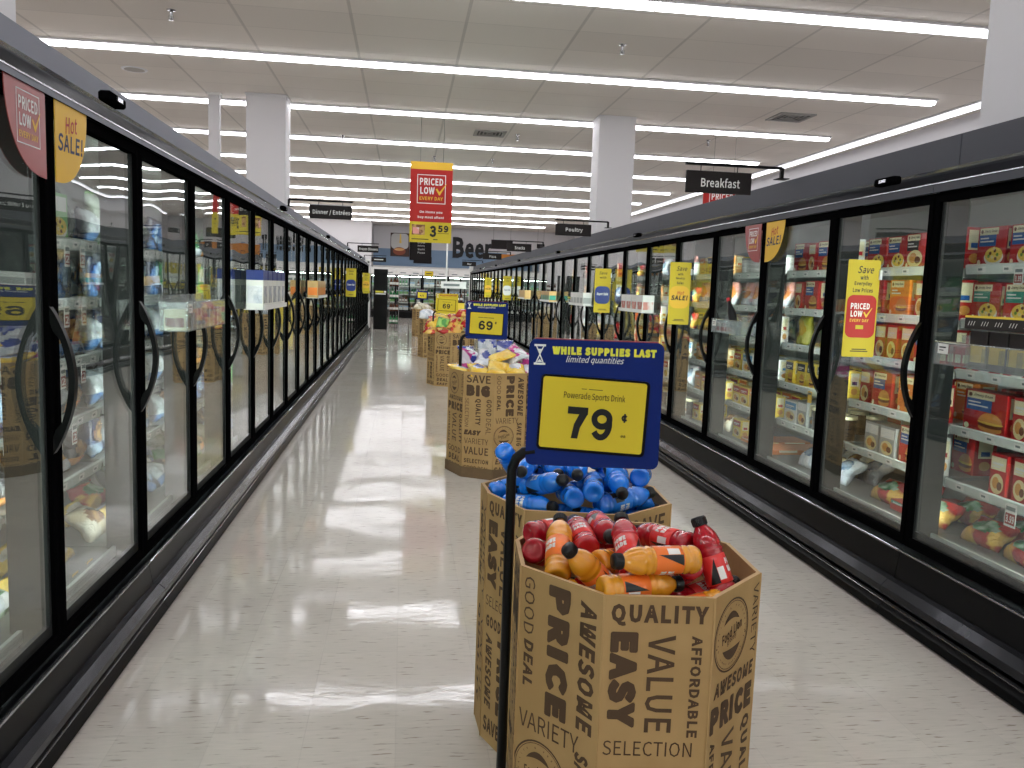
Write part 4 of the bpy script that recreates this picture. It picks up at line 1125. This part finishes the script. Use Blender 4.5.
# kind: (object name, category, look, width, builder)
KD = {
 'bowlblue': ('frozen_meal_box','box','red bowl box with blue panel', .185, lambda: box_pack(.18,.185,.05,'pk_red','pk_blue','bowl',JD)),
 'bowlgreen': ('frozen_meal_box','box','red bowl box with green panel', .185, lambda: box_pack(.18,.18,.05,'pk_red','pk_green','bowl',JD)),
 'bowlblack': ('frozen_meal_box','box','red plate box with black panel', .175, lambda: box_pack(.17,.19,.06,'pk_red','pk_black','plate',JD)),
 'burgblue': ('frozen_sandwich_box','box','red sandwich box with blue panel', .30, lambda: box_pack(.29,.195,.1,'pk_red','pk_blue','burger',JD)),
 'burgsmall': ('frozen_sandwich_box','box','small red sandwich box, blue panel', .19, lambda: box_pack(.18,.2,.12,'pk_red','pk_blue','burger',JD)),
 'burgorange': ('frozen_sandwich_box','box','orange sandwich box', .19, lambda: box_pack(.18,.2,.1,'pk_orange','pk_orange','burger',JD)),
 'redend': ('frozen_sandwich_box','box','narrow red box end', .105, lambda: box_pack(.1,.195,.25,'pk_red','pk_cream','plate')),
 'redlie': ('frozen_meal_box','box','flat-lying red box', .185, lambda: box_pack(.18,.055,.2,'pk_red','pk_green','none')),
 'whitered': ('frozen_meal_box','box','white and red meal box', .17, lambda: box_pack(.16,.19,.06,'pk_white','pk_red','bowl')),
 'grey': ('frozen_carton','carton','plain grey carton', .15, lambda: box_pack(.145,.17,.12,'pk_grey','pk_white','plate')),
 'yellbox': ('frozen_snack_box','box','yellow and blue snack box', .125, lambda: box_pack(.12,.165,.08,'pk_yellow','pk_navy','burger')),
 'yell2': ('frozen_snack_box','box','yellow box with red panel', .16, lambda: box_pack(.155,.15,.08,'pk_yellow','pk_red','plate')),
 'tanbox': ('frozen_snack_box','box','tan box with orange panel', .16, lambda: box_pack(.155,.16,.08,'pk_tan','pk_orange','burger')),
 'whitebox': ('frozen_snack_box','box','white box with tan picture', .19, lambda: box_pack(.185,.15,.1,'pk_white','pk_sky','plate')),
 'greenctn': ('frozen_carton','carton','green, white and blue carton', .23, lambda: box_pack(.22,.185,.06,'pk_lgreen','pk_white','bowl')),
 'flat': ('frozen_pizza_box','box','flat-lying orange and cream box', .27, lambda: box_pack(.26,.035,.26,'pk_orange','pk_cream','none')),
 'tubwhite': ('frozen_tub','tub','white tub', .105, lambda: tub(.1,.13,'pk_white','pk_grey')),
 'tubdark': ('frozen_tub','tub','dark tub', .125, lambda: tub(.12,.15,'pk_black','pk_cream')),
 'lime': ('frozen_food_bag','bag','bright yellow bag', .22, lambda: pillow(.2,.215,.08,5,'bag_lime',None,'bag_yellow')),
 'pink': ('frozen_food_bag','bag','pink and white bag', .16, lambda: pillow(.16,.2,.07,6,'bag_pink','bag_white','bag_orange')),
 'whitebag': ('frozen_food_bag','bag','white bag', .22, lambda: pillow(.22,.2,.09,7,'bag_white',None,'bag_skyblue')),
 'tanbag': ('frozen_food_bag','bag','tan bag', .22, lambda: pillow(.21,.18,.1,8,'bag_cream',None,'bag_brown')),
 'redbag': ('frozen_food_bag','bag','red bag', .26, lambda: pillow(.25,.16,.1,9,'bag_red',None,'bag_leaf')),
 'navy': ('frozen_vegetable_bag','bag','navy blue bag', .165, lambda: pillow(.185,.2,.08,10,'bag_navy',None,'bag_skyblue')),
 'navy2': ('frozen_vegetable_bag','bag','navy bag with brown window', .165, lambda: pillow(.2,.19,.09,21,'bag_navy','bag_skyblue','bag_brown')),
 'leaf': ('frozen_vegetable_bag','bag','green bag', .165, lambda: pillow(.185,.2,.08,11,'bag_leaf','bag_white',None)),
 'clear': ('frozen_vegetable_bag','bag','clear bag with green top', .165, lambda: pillow(.2,.26,.09,12,'bag_clear',None,None,'bag_green')),
 'silver': ('frozen_vegetable_bag','bag','silvery crinkled bag', .165, lambda: pillow(.185,.17,.09,13,'bag_silver','bag_navy',None)),
 'dktray': ('frozen_dinner_pack','pack','dark pack with orange band', .17, lambda: pillow(.165,.15,.08,14,'bag_dark','bag_orange','bag_brown')),
 'skyb': ('frozen_vegetable_bag','bag','light blue bag', .165, lambda: pillow(.185,.19,.08,15,'bag_skyblue','bag_navy',None)),
 'corn': ('frozen_vegetable_bag','bag','long yellow bag', .3, lambda: pillow(.3,.1,.1,16,'bag_yellow',None,'bag_cream')),
 'brownb': ('frozen_food_bag','bag','brown bag', .165, lambda: pillow(.195,.18,.08,17,'bag_brown','bag_white','bag_tan')),
}
PROTO = {}; NAMESH = {0:'top',1:'second',2:'third',3:'fourth',4:'fifth',5:'bottom'}
NB = 0
def stock(side, k, sh, items, dx=0., group=True, jitter=1.):
    deep = ((1, 2) if k < 4 else (1,)) if dx == 0. else ()
    stock1(side, k, sh, items, 0., '')
    if deep and k < 4: stock1(side, k, sh, items[1:]+items[:1] if sh != 5 else items, .19, ' back row,')
def stock1(side, k, sh, items, dx=0., row='', jitter=1.):
    """fill one shelf behind door k (0 = the door whose near post is the first case joint); items run from the near post to the far one"""
    P, J = (PL, JL) if side == 'L' else (PR, JR)
    y0 = J+P*k+.05; y1 = J+P*(k+1)-.05
    tot = sum(KD[i][3] for i in items if i in KD) + sum(float(i) for i in items if i not in KD)
    gap = max(0., (y1-y0-tot))/max(1, len(items))
    y = y0 + gap/2; rr = random.Random(k*31+sh*7+(500 if side == 'L' else 0)); n_ = 0
    z = ((ZSL if side == 'L' else ZSR)[sh] if sh < 5 else (DKL if side == 'L' else DKR))
    z += -.004+.001
    if sh == 5: z += .003
    for it in items:
        if it not in KD: y += float(it); continue
        nm, cat, look, w, fn = KD[it]
        if y+w > y1+.02: break
        if it not in PROTO: o = PROTO[it] = fn().build(nm)
        else: o = PROTO[it].copy(); COL.objects.link(o)
        yc = y+w/2; y += w+gap
        soft = cat in ('bag','pack')
        back = .175 if sh < 5 else .19
        if soft: back += .05
        xl = -(back + dx + rr.uniform(0, .02)*jitter)
        rz = rr.uniform(-.05, .05)*jitter*(3 if soft else 1)
        if side == 'L': o.location = (XL+xl, yc, z); o.rotation_euler = (0, 0, rz)
        else: o.location = (XR-xl, yc, z); o.rotation_euler = (0, 0, PI+rz)
        if soft:
            o.rotation_euler.y = rr.uniform(-.25, -.05)
            if sh == 5: o.rotation_euler.y = -.75; o.location.x += (.015 if side == 'L' else -.015)
        n_ += 1
        dn = k - (-2 if side == 'L' else -1)
        dtxt = ('nearest' if dn == 0 else nth(dn) if dn > 0 else 'out-of-frame') + ' ' + ('left' if side == 'L' else 'right') + ' door'
        tag(o, '%s, %s along %s shelf,%s %s' % (look, nth(n_-1), NAMESH[sh], row, dtxt), cat, 'frozen foods behind the %s freezer doors' % ('left' if side == 'L' else 'right'))
R = {
 -2: [['bowlblue']*4, ['bowlgreen']*4, ['burgblue','burgblue'], ['redend']*5, ['redend','redend','burgsmall'], ['redbag','redbag']],
 -1: [['bowlblue']*4, ['bowlgreen']*4, ['bowlblue','bowlgreen','bowlblue','bowlgreen'], ['redend']*4+['burgblue'], ['.1','redend','redend','redend','redend','.2'], ['redbag','redbag','redbag']],
 0: [['burgsmall','redend','bowlblack','bowlblue','bowlblue'], ['burgsmall','redend','burgorange','burgsmall'], ['burgblue','redend','redend','redend','redend'], ['bowlblack','burgorange','burgsmall','redend'], ['whitered','burgsmall','grey','grey','.1'], ['redbag','redlie','redbag','tanbag']],
 1: [['whitered','.12','burgsmall','redend','burgsmall'], ['burgsmall','redend','.08','burgsmall','redend'], ['lime','.06','lime','.1','lime'], ['yellbox']*6, ['tubdark','tubdark','.1','tubdark','grey','whitebox'], ['whitebag','tanbag','whitebag','tanbag']],
 2: [['tubwhite']*7, ['pink','pink','pink','pink','pink'], ['whitered','grey','whitebag','pink'], ['whitebox','whitebox','whitebox','yell2'], ['yell2','yell2','tanbox','yell2','yell2'], ['flat','flat','yell2']],
 3: [['tanbox','tubwhite','tubwhite','yellbox','tanbox'], ['pink','tanbox','tanbox','pink','pink'], ['yell2','pink','tanbox','yellbox'], ['tanbox','yellbox','yell2','tanbox'], ['yell2','tanbox','yell2','tanbox'], ['tanbag','flat','yell2']],
}
for k, rows in R.items():
    for sh, it in enumerate(rows): stock('R', k, sh, it)
# second row of packs standing behind, where the front row leaves gaps
stock('R', -1, 1, ['redlie']*4, dx=.06) if False else None
mixR = ['whitebag','tanbox','redend','tubdark','pink','brownb','yell2','whitered','grey','tubwhite','whitebox','redbag']
mixL = ['navy','skyb','silver','leaf','clear','dktray','navy2','brownb','navy','greenctn']
ra = random.Random(5)
for k in range(4, 14):
    for sh in range(6):
        base = [ra.choice(mixR) for _ in range(2)]; stock('R', k, sh, (base*4)[:5 if k < 8 else 4])
Lf = {
 -2: [['leaf','clear','leaf','leaf'], ['leaf','greenctn','leaf','navy'], ['leaf','leaf','skyb','leaf'], ['leaf','navy','leaf','leaf'], ['leaf','clear','leaf','dktray'], ['leaf','leaf','leaf','leaf']],
 -1: [['clear','clear','.05','greenctn'], ['navy','greenctn','navy2','navy'], ['navy2','navy','navy2','navy2'], ['skyb','dktray','dktray','silver','dktray'], ['dktray','dktray','dktray','brownb'], ['leaf','corn','corn']],
 0: [['silver','clear','navy','silver'], ['navy','navy','skyb','navy2'], ['silver','navy2','skyb','navy'], ['silver','silver','skyb','silver'], ['navy2','silver','silver','dktray'], ['tanbag','corn','redbag']],
 1: [['navy','skyb','navy','silver'], ['navy','leaf','navy','leaf'], ['silver','navy','silver','leaf'], ['silver','silver','navy','silver'], ['silver','navy2','silver','silver'], ['navy','silver','dktray','leaf']],
}
for k, rows in Lf.items():
    for sh, it in enumerate(rows): stock('L', k, sh, it+it[:2])
for k in range(2, 11):
    for sh in range(6):
        base = [ra.choice(mixL) for _ in range(2)]; stock('L', k, sh, (base*3)[:4])

# hanging shelf tags --------------------------------------------------------
mat('tag_orange', (236,190,84), .5)
def shelf_tag(side, y, z, txt, col, label, w=.055, h=.075):
    X = XL-.146 if side == 'L' else XR+.146
    F = Fr((X, y, z-h), (0,1,0), (0,0,1)) if side == 'L' else Fr((X, y, z-h), (0,-1,0), (0,0,1))
    b = MB().rect(F, -w/2, 0, w/2, h, col, 0, .0012); b.rect(F, -w*.4, h*.72, w*.4, h*.9, 'tag_print', .0006)
    if txt: b.rect(F, -w*.42, h*.1, w*.42, h*.6, 'label_white' if col != 'label_white' else 'dull_red', .0006); b.text(F, txt, 0, h*.35, w*.7, h*.34, 'ink_red' if col != 'label_white' else 'white', .02, 0, 0, .001)
    tag(b.build('shelf_tag'), label, 'price tag', 'paper tags hanging from the shelf rails')
shelf_tag('R', 3.33, 1.72, '3.99', 'label_white', 'white and red price tag hanging from the top shelf, nearest right door')
shelf_tag('R', 3.23, .69, '3.99', 'label_white', 'white and red price tag hanging low behind the nearest right door', .07, .1)
shelf_tag('R', 5.1, .95, '', 'tag_orange', 'small orange tag hanging behind the third right door')
for i, (y, z) in enumerate(((3.52,1.66),(3.68,1.66),(3.5,1.42),(3.68,1.42),(3.45,1.18),(3.66,1.18),(3.4,.94),(3.55,.94))):
    shelf_tag('L', y, z, '2', 'label_white', 'white tag on the %s shelf rail, second left door, %s one' % (['top','second','third','fourth'][i//2], ['nearer','farther'][i % 2]), .05, .085)
for i, y in enumerate((3.38,3.52,3.68)):
    shelf_tag('L', y, .32, '1.00', 'tag_orange', 'orange price tag on the bottom rail, second left door, %s' % ['nearest of three','middle of three','farthest of three'][i], .06, .08)

# trays and goods clipped to the doors ----------------------------------------
def tray(side, y0, y1, z0, z1, dep, label):
    s = 1 if side == 'L' else -1; xa = XL+.024 if side == 'L' else XR-.024; xb = xa+s*dep; t = .003
    r = empty('clear_tray', (0,0,0)); m = 'acrylic'
    b = MB().box(xa, y0, z0, xb, y1, z0+t, m).box(xb-s*t, y0, z0, xb, y1, z1, m).box(xa, y0, z0, xa+s*t, y1, z1+.03, m)
    b.box(xa, y0, z0, xb, y0+t, z1, m).box(xa, y1-t, z0, xb, y1, z1, m)
    b.build('shell', r)
    q = MB(); n_ = max(3, int((y1-y0)/.09))
    for i in range(1, n_):
        y = y0+(y1-y0)*i/n_; q.box(xa+s*.004, y-.0012, z0+t, xb-s*.004, y+.0012, z1-.012, m)
    q.tube([(xb, y0, z1), (xb, y1, z1)], .0035, m, 6)
    q.build('dividers', r)
    F = Fr((xb-.0+s*.0015, y0 if side=='R' else y0, 0), (0,s,0), (0,0,1))
    k = MB(); yy = (y1-.06) if side == 'R' else (y0+.06)
    G = Fr((xb+s*.001, yy, z1-.03), (0,s,0), (0,0,1)); k.rect(G, -.035, -.022, .035, .022, 'label_white', .0005, .001); k.rect(G, -.025, .004, .02, .010, 'ink_black', .001); k.rect(G, -.025, -.008, .005, -.004, 'ink_black', .001)
    k.build('label_card', r)
    tag(r, label, 'tray', 'clear trays clipped to the freezer doors'); return (xa+xb)/2
def small_box(x, y, z, w, h, d, base, panel, name, label, cat, txt=None, rz=0., grp=None):
    mb = MB().bbox(-d/2, -w/2, 0, d/2, w/2, h, .001, base)
    for s in (1, -1):
        F = Fr((s*d/2, 0, 0), (0,s,0), (0,0,1)); mb.rect(F, -w*.44, h*.15, w*.44, h*.6, panel)
        if txt: mb.text(F, txt, 0, h*.8, w*.8, h*.14, 'pk_white' if base != 'pk_white' else 'pk_black', .02)
        G = Fr((0, s*w/2, 0), (-s,0,0), (0,0,1)); mb.rect(G, -d*.44, h*.15, d*.44, h*.6, panel)
    o = mb.build(name, None, (x, y, z), rz); tag(o, label, cat, grp); return o
# nearest right door: wide tray of black and yellow packs and small red ones
xm = tray('R', 2.62, 3.42, 1.285, 1.385, .13, 'wide clear tray on the nearest right door holding black and yellow packs')
for i in range(5):
    y = 3.18-.115*i
    o = small_box(xm, y, 1.2885, .105, .155, .07, 'pk_black', 'pk_yellow', 'snack_pack', 'black pack with yellow label, %s from the left in the near right tray' % nth(i), 'pack', None, 0, 'black and yellow packs in the near right tray')
for i in range(3):
    small_box(xm, 3.385-.05*i, 1.2885, .042, .08+.0*i, .09, 'pk_red', 'pk_cream', 'snack_pack', 'small red pack, %s from the left in the near right tray' % nth(i), 'pack', None, 0, 'small red packs in the near right tray')
# its header card
F = Fr((XR-.158, 3.23, 1.452), (0,-1,0), (0,0,1)); b = MB().rect(F, 0, 0, .56, .055, 'pk_black', 0, .003); b.rect(F, 0, .046, .56, .055, 'pk_yellow', .0005)
for i in range(7):
    for q in range(3): x_ = .02+.08*i+.016*q; b.poly(F, [(x_,.014),(x_+.004,.014),(x_+.013,.032),(x_+.009,.032)], 'pk_white')
tag(b.build('header_card'), 'black card with yellow edge above the near right tray of packs', 'sign')
# small tray with a leaning dark bottle
xm = tray('R', 5.62, 6.2, 1.275, 1.375, .11, 'small clear tray on a right door with a dark bottle leaning in it')
r = empty('sauce_bottle', (xm-.005, 5.93, 1.42)); MB().lathe([(0,-.13),(.026,-.13),(.03,-.12),(.031,.02),(.024,.05),(.013,.09),(.012,.115),(0,.115)], 'black', 16).build('bottle_body', r)
MB().lathe([(.0145,.115),(.0145,.145),(0,.146)], 'pk_red', 14).build('cap', r); r.rotation_euler = (rad(-38), 0, 0)
tag(r, 'dark bottle with red cap leaning out of the small right tray', 'bottle')
for i in range(2): small_box(xm, 6.1-.09*i, 1.2785, .07, .07, .08, 'pk_white', 'pk_red', 'snack_pack', 'tiny white and red pack, %s, beside the leaning bottle' % ['left one','right one'][i], 'pack')
# left tray with pink packs
xm = tray('L', 4.14, 4.98, 1.29, 1.43, .13, 'clear tray on the left freezers holding rosy pink packs')
for i in range(7):
    small_box(xm, 4.22+.115*i, 1.2935, .1, .1, .1, 'bag_pink' if i % 2 else 'pk_cream', 'pk_dkred' if i == 0 else 'bag_pink', 'snack_pack', 'rosy pack, %s from the left in the left-hand tray' % nth(i), 'pack', None, 0, 'rosy packs in the left tray')
# farther goods on the doors
def wire_rack(side, y0, y1, z, label):
    s = 1 if side == 'L' else -1; xa = XL+.024 if side == 'L' else XR-.024; xb = xa+s*.15
    r = empty('door_rack', (0,0,0)); b = MB()
    b.box(xa, y0, z-.004, xb, y1, z, 'white'); b.box(xb-s*.004, y0, z, xb, y1, z+.03, 'white'); b.build('shelf', r)
    b = MB()
    for y in (y0+.02, y1-.02): b.tube([(xa, y, z+.05), (xa+s*.01, y, z-.002), (xb, y, z-.002)], .003, 'steel', 6)
    b.build('bracket', r); tag(r, label, 'rack', 'small racks on the freezer doors'); return xa+s*.075
x = wire_rack('L', 6.25, 7.4, 1.335, 'small rack on the left freezers carrying blue-topped white packs')
for i in range(5):
    small_box(x, 6.37+.225*i, 1.3365, .2, .28, .12, 'pk_white', 'bag_white', 'napkin_pack', 'white pack with blue top, %s along the left rack' % nth(i), 'pack', None, 0, 'blue-topped white packs on the left rack')
    o = bpy.data.objects[-1] if False else None
for o in [o for o in COL.objects if o.name.startswith('napkin_pack')]:
    if not o.children:
        MB().bbox(-.061, -.101, .21, .061, .101, .283, .002, 'navy').build('blue_top', o)
x = wire_rack('L', 10.1, 11.2, 1.36, 'small rack farther along the left freezers carrying tan packs')
for i in range(4): small_box(x, 10.25+.25*i, 1.3615, .22, .2, .12, 'pk_tan', 'pk_orange', 'snack_pack', 'tan pack, %s along the farther left rack' % nth(i), 'pack', None, 0, 'tan packs on the farther left rack')
for y0, y1, z, base, pan, nm, lb in ((8.0,8.9,1.36,'pk_white','bag_pink','pale pink pack','rack on the right freezers with pale pink packs, nearer one'),
     (10.8,11.7,1.36,'pk_white','pk_grey','white roll pack','rack on the right freezers with white roll packs'),
     (13.4,14.3,1.36,'pk_tan','pk_green','tan and green pack','rack on the right freezers with tan and green packs'),
     (16.2,17.1,1.36,'pk_tan','pk_tan','plain tan pack','far rack on the right freezers with plain tan packs')):
    x = wire_rack('R', y0, y1, z, lb)
    for i in range(4): small_box(x, y0+.13+.21*i, z+.0015, .19, .17, .12, base, pan, 'snack_pack', '%s, %s from the near end of its rack' % (nm, nth(i)), 'pack', None, 0, '%ss on a right door rack' % nm)

# ------------------------------------------------------------------ the back of the shop
FW = Fr((0, RY1, 0), (1,0,0), (0,0,1))
for ch, x0, x1, hh in (('B',2.40,2.98,1.05),('e',3.03,3.48,.78),('e',3.54,3.99,.78),('r',4.06,4.40,.78)):
    vs, fs, tw, th = text_geo(ch, .03)
    b = MB(); kx = (x1-x0)/tw; ky = hh/th; cx = (x0+x1)/2; cz = 3.02+hh/2
    for n_ in (0, 1):
        b.add([(cx+x*kx, RY1-.075, cz+y*ky) for x, y in vs], [tuple(f) for f in fs], 'ink_black') if n_ == 0 else None
    # solid letters: side walls from boundary edges
    ec = {}
    for f in fs:
        for a, c in zip(f, f[1:]+f[:1]): ec[(a, c)] = 1
    for a, c in list(ec):
        if (c, a) not in ec:
            pa, pc = vs[a], vs[c]
            b.add([(cx+pa[0]*kx, RY1-.075, cz+pa[1]*ky),(cx+pc[0]*kx, RY1-.075, cz+pc[1]*ky),(cx+pc[0]*kx, RY1-.001, cz+pc[1]*ky),(cx+pa[0]*kx, RY1-.001, cz+pa[1]*ky)], [(3,2,1,0)], 'ink_black')
    pos = {'B':'the capital B','r':'the final r'}.get(ch, 'the first e' if x0 < 3.2 else 'the second e')
    tag(b.build('wall_letter'), 'tall black letter of the word Beer on the back wall, %s' % pos, 'letter', 'letters spelling Beer on the back wall')
# beer glass picture and menu board
mat('mug_foam', (206,204,200), .5); mat('mug_amber', (150,74,40), .5); mat('mug_dark', (70,44,34), .5); mat('mug_back', (120,116,114), .5)
F = Fr((-.75, RY1-.05, 2.98), (1,0,0), (0,0,1))
b = MB().rect(F, 0, 0, .95, 1.17, 'mug_dark', 0, .045); b.rrect(F, .03, .38, .90, 1.14, .18, 'mug_foam', .002); b.rect(F, .04, .62, .88, 1.0, 'mug_foam', .003); b.ell(F, .45, .26, .32, .20, 'mug_amber', .003); b.ell(F, .45, .35, .25, .07, 'food_bun', .004); b.poly(F, [(.44,.66),(.56,.66),(.52,1.12),(.46,1.12)], 'food_egg', .005)
tag(b.build('wall_picture'), 'square picture of a foamy beer glass on the back wall', 'picture')
F = Fr((.22, RY1-.05, 2.72), (1,0,0), (0,0,1))
b = MB().rect(F, 0, .1, 1.1, 1.2, 'sign_brown', 0, .045)
for i, s in enumerate(('Deli', 'Bakery', 'Sushi', 'Pizza')): b.text(F, s, .58, 1.0-.17*i, .36, .10, 'sign_text', .01)
b.rect(F, .2, -.05, 1.12, .28, 'sign_brown', .01, .02); b.text(F, 'refreshment', .66, .12, .74, .12, 'sign_text', .02)
tag(b.build('wall_board'), 'dark board with lines of white words beside the beer picture', 'sign')
def cooler(x, label):
    w = 1.18; r = empty('display_cooler', (x, 39.42, 0)); b = MB()
    b.box(-w/2, .0, .0, w/2, .95, .38, 'case_body'); b.box(-w/2, .88, .38, w/2, .95, 2.0, 'liner_white'); b.box(-w/2, 0, 1.98, w/2, .95, 2.02, 'case_body')
    for s in (-w/2, w/2-.03): b.box(s, .02, .38, s+.03, .9, 2.0, 'case_body')
    b.build('cabinet', r)
    h = MB().box(-w/2+.001, -.05, 2.02, w/2-.001, .9, 2.34, 'white'); h.build('header', r)
    MB().bbox(-w/2+.001, -.09, .02, w/2-.001, -.001, .3, .01, 'toe_black').build('bumper', r)
    for z in (.75, 1.12, 1.5):
        sh = MB().box(-w/2+.031, .12, z-.015, w/2-.031, .7, z, 'shelf_white').build('shelf', r)
        MB().box(-w/2+.031, .1, z-.03, w/2-.031, .12, z+.01, 'rail_white').build('price_rail', sh)
    d = MB()
    for s in (-w/2, -.03, w/2-.06): d.box(s, -.02, .32, s+.06, .01, 2.0, 'door_black')
    d.box(-w/2, -.02, .32, w/2, .01, .37, 'door_black'); d.box(-w/2, -.02, 1.95, w/2, .01, 2.0, 'door_black')
    d = d.build('door', r); MB().box(-w/2+.06, -.008, .37, w/2-.06, -.002, 1.95, 'door_glass').build('glass', d)
    MB().box(-w/2+.04, .05, 1.93, w/2-.04, .08, 1.95, 'led').build('led_strip', r)
    tag(r, label, 'cooler', 'beer coolers along the back wall')
    for q in (-.3, .29):
        F = Fr((x+q, 39.36, 2.03), (1,0,0), (0,0,1)); yl = abs(x+q-1.25) < .3
        m = MB().rrect(F, -.2, -.02, .2, .2, .03, 'sign_yellow' if yl else 'white', 0, .006); m.rect(F, -.13, .06, .13, .10, 'ink_black' if yl else 'tag_print', .001)
        tag(m.build('header_tag'), '%s rounded tag on beer cooler header, %s' % ('yellow' if yl else 'white', ['left half of','right half of'][q > 0]+' '+str_pos[x]), 'price tag', 'rounded tags along the back coolers')
str_pos = {}
CX = [-.98+1.2*i for i in range(5)]
for i, x in enumerate(CX): str_pos[x] = ['leftmost cooler','second cooler','third cooler','fourth cooler','rightmost cooler'][i]
for i, x in enumerate(CX): cooler(x, 'black back-wall beer cooler, %s' % ['leftmost','second from left','third from left','fourth from left','rightmost'][i])
PB_ = {}
mat('glass_green', (40,120,70), .15, spec=.6); mat('glass_brown', (90,48,20), .15, spec=.6)
def small_bottle(m, cap):
    return MB().lathe([(0,0),(.05,0),(.052,.01),(.052,.16),(.04,.2),(.018,.25),(.018,.29,),(0,.29)], m, 12).lathe([(.0205,.28),(.0205,.305),(0,.306)], cap, 10).lathe([(.0525,.05),(.053,.052),(.053,.13),(.0525,.132)], 'lab_white', 12)
for i, x in enumerate(CX):
    for sh, z in enumerate((.385, .751, 1.121, 1.501)):
        for j in range(7):
            kd = ['glass_green','pk_white','glass_brown','pk_lgreen'][(i+sh+j//3) % 4]
            if kd.startswith('pk'):
                if j % 2: continue
                if kd not in PB_: o = PB_[kd] = box_pack(.24,.2,.16,kd,'pk_sky','none').build('beer_carton')
                else: o = PB_[kd].copy(); COL.objects.link(o)
                o.rotation_euler.z = -PI/2; o.location = (x-.42+.14*j, 39.42+.17, z); nm = 'beer carton'; cat = 'carton'
            else:
                if kd not in PB_: o = PB_[kd] = small_bottle(kd, 'steel').build('beer_bottle')
                else: o = PB_[kd].copy(); COL.objects.link(o)
                o.location = (x-.42+.14*j, 39.42+.2, z); nm = 'beer bottle'; cat = 'bottle'
            col = {'glass_green':'green','pk_white':'white','glass_brown':'brown','pk_lgreen':'light green'}[kd]
            tag(o, '%s %s, %s from left, %s shelf, %s back cooler' % (col, nm, nth(j), ['bottom','second-lowest','third-lowest','top'][sh], ['leftmost','second','third','fourth','rightmost'][i]), cat, 'beers in the back coolers')
# black end display, rack of bottles beside it
r = empty('end_display', (-.815, 29.3, 0)); MB().bbox(-.235, -.3, 0, .235, .3, 2.06, .01, 'black').build('panel', r)
t = MB(); F = Fr((0, -.3, 1.2), (1,0,0), (0,0,1)); t.rect(F, -.17, .06, .10, .12, 'lime_text'); t.rect(F, .12, .06, .19, .12, 'white'); t.rect(F, -.17, 0, .18, .035, 'white'); t.build('printing', r)
tag(r, 'tall black end display with lime and white lines, past the left freezers', 'display')
r = empty('bottle_rack', (-.37, 30.6, 0)); b = MB()
for sx in (-.17, .17):
    for sy in (-.2, .2): b.tube([(sx,sy,0),(sx,sy,1.95)], .012, 'steel', 6)
b.build('frame', r)
RZ_ = (.15, .6, 1.05, 1.5)
for z in RZ_: MB().box(-.18, -.21, z-.02, .18, .21, z, 'black').build('shelf', r)
tag(r, 'narrow steel bottle rack beside the tall black end display', 'rack')
for s_, z in enumerate(RZ_):
    for j in range(3):
        o = PB_['glass_brown' if (s_ % 2) else 'glass_green'].copy(); COL.objects.link(o); o.location = (-.48+.11*j, 30.47, z+.001)
        tag(o, '%s bottle, %s from left, %s shelf of the narrow steel rack' % ('brown' if s_ % 2 else 'green', nth(j), ['lowest','second','third','highest'][s_]), 'bottle', 'bottles in the narrow rack')
# wine table with a white header board and slim pole at the end of the right run
r = empty('wine_display', (1.85, 31.7, 0)); b = MB().bbox(-.5, -.25, .95, .42, .25, 1.0, .006, 'black').bbox(-.48, -.23, 0, .40, .23, .95, .006, 'pk_yellow'); b.build('table', r)
MB().bbox(-.5, -.26, 1.48, .45, -.23, 1.74, .004, 'white').rect(Fr((-.1,-.26,1.61),(1,0,0),(0,0,1)), -.3, -.04, .3, .04, 'tag_print', .001).build('header_board', r)
MB().tube([(-.3,-.2,1.0),(-.3,-.2,4.2)], .03, 'white', 10).tube([(.4,-.2,1.0),(.4,-.2,1.5)], .02, 'black', 8).build('pole', r)
tag(r, 'wine table with white header board and slim white pole at the far end', 'display')
for j in range(6):
    o = PB_['glass_brown'].copy(); COL.objects.link(o); o.location = (1.45+.14*j, 31.62, 1.001)
    tag(o, 'dark wine bottle, %s from left on the far wine table' % nth(j), 'bottle', 'bottles on the wine table')
# ------------------------------------------------------------------ camera and render look
cd = bpy.data.cameras.new('camera'); cam = bpy.data.objects.new('camera', cd); COL.objects.link(cam)
cd.sensor_width = 36; cd.sensor_fit = 'HORIZONTAL'; cd.lens = 36*830/1024; cd.clip_start = .05; cd.clip_end = 200
yaw, pitch, roll = .13188766, .11421776, .03537839
f = Vector((math.sin(yaw)*math.cos(pitch), math.cos(yaw)*math.cos(pitch), -math.sin(pitch)))
rt = Vector((math.cos(yaw), -math.sin(yaw), 0)); up = rt.cross(f)
c, s = math.cos(roll), math.sin(roll)
R_ = c*rt + s*up; U_ = -s*rt + c*up
M = Matrix((( R_.x, U_.x, -f.x, 0), (R_.y, U_.y, -f.y, 0), (R_.z, U_.z, -f.z, 1.55), (0,0,0,1)))
cam.matrix_world = M
S.camera = cam
wd = bpy.data.worlds.new('world'); S.world = wd; wd.use_nodes = True
wd.node_tree.nodes['Background'].inputs[0].default_value = (.5,.5,.5,1); wd.node_tree.nodes['Background'].inputs[1].default_value = 0.
S.view_settings.view_transform = 'Standard'; S.view_settings.look = 'None'; S.view_settings.gamma = 1
S.view_settings.exposure = -.42; S.view_settings.use_curve_mapping = False
cy = S.cycles
cy.max_bounces = 12; cy.diffuse_bounces = 4; cy.glossy_bounces = 5; cy.transparent_max_bounces = 32; cy.transmission_bounces = 6
cy.caustics_reflective = False; cy.caustics_refractive = False; cy.sample_clamp_indirect = 6.
cy.use_denoising = True; cy.use_light_tree = True
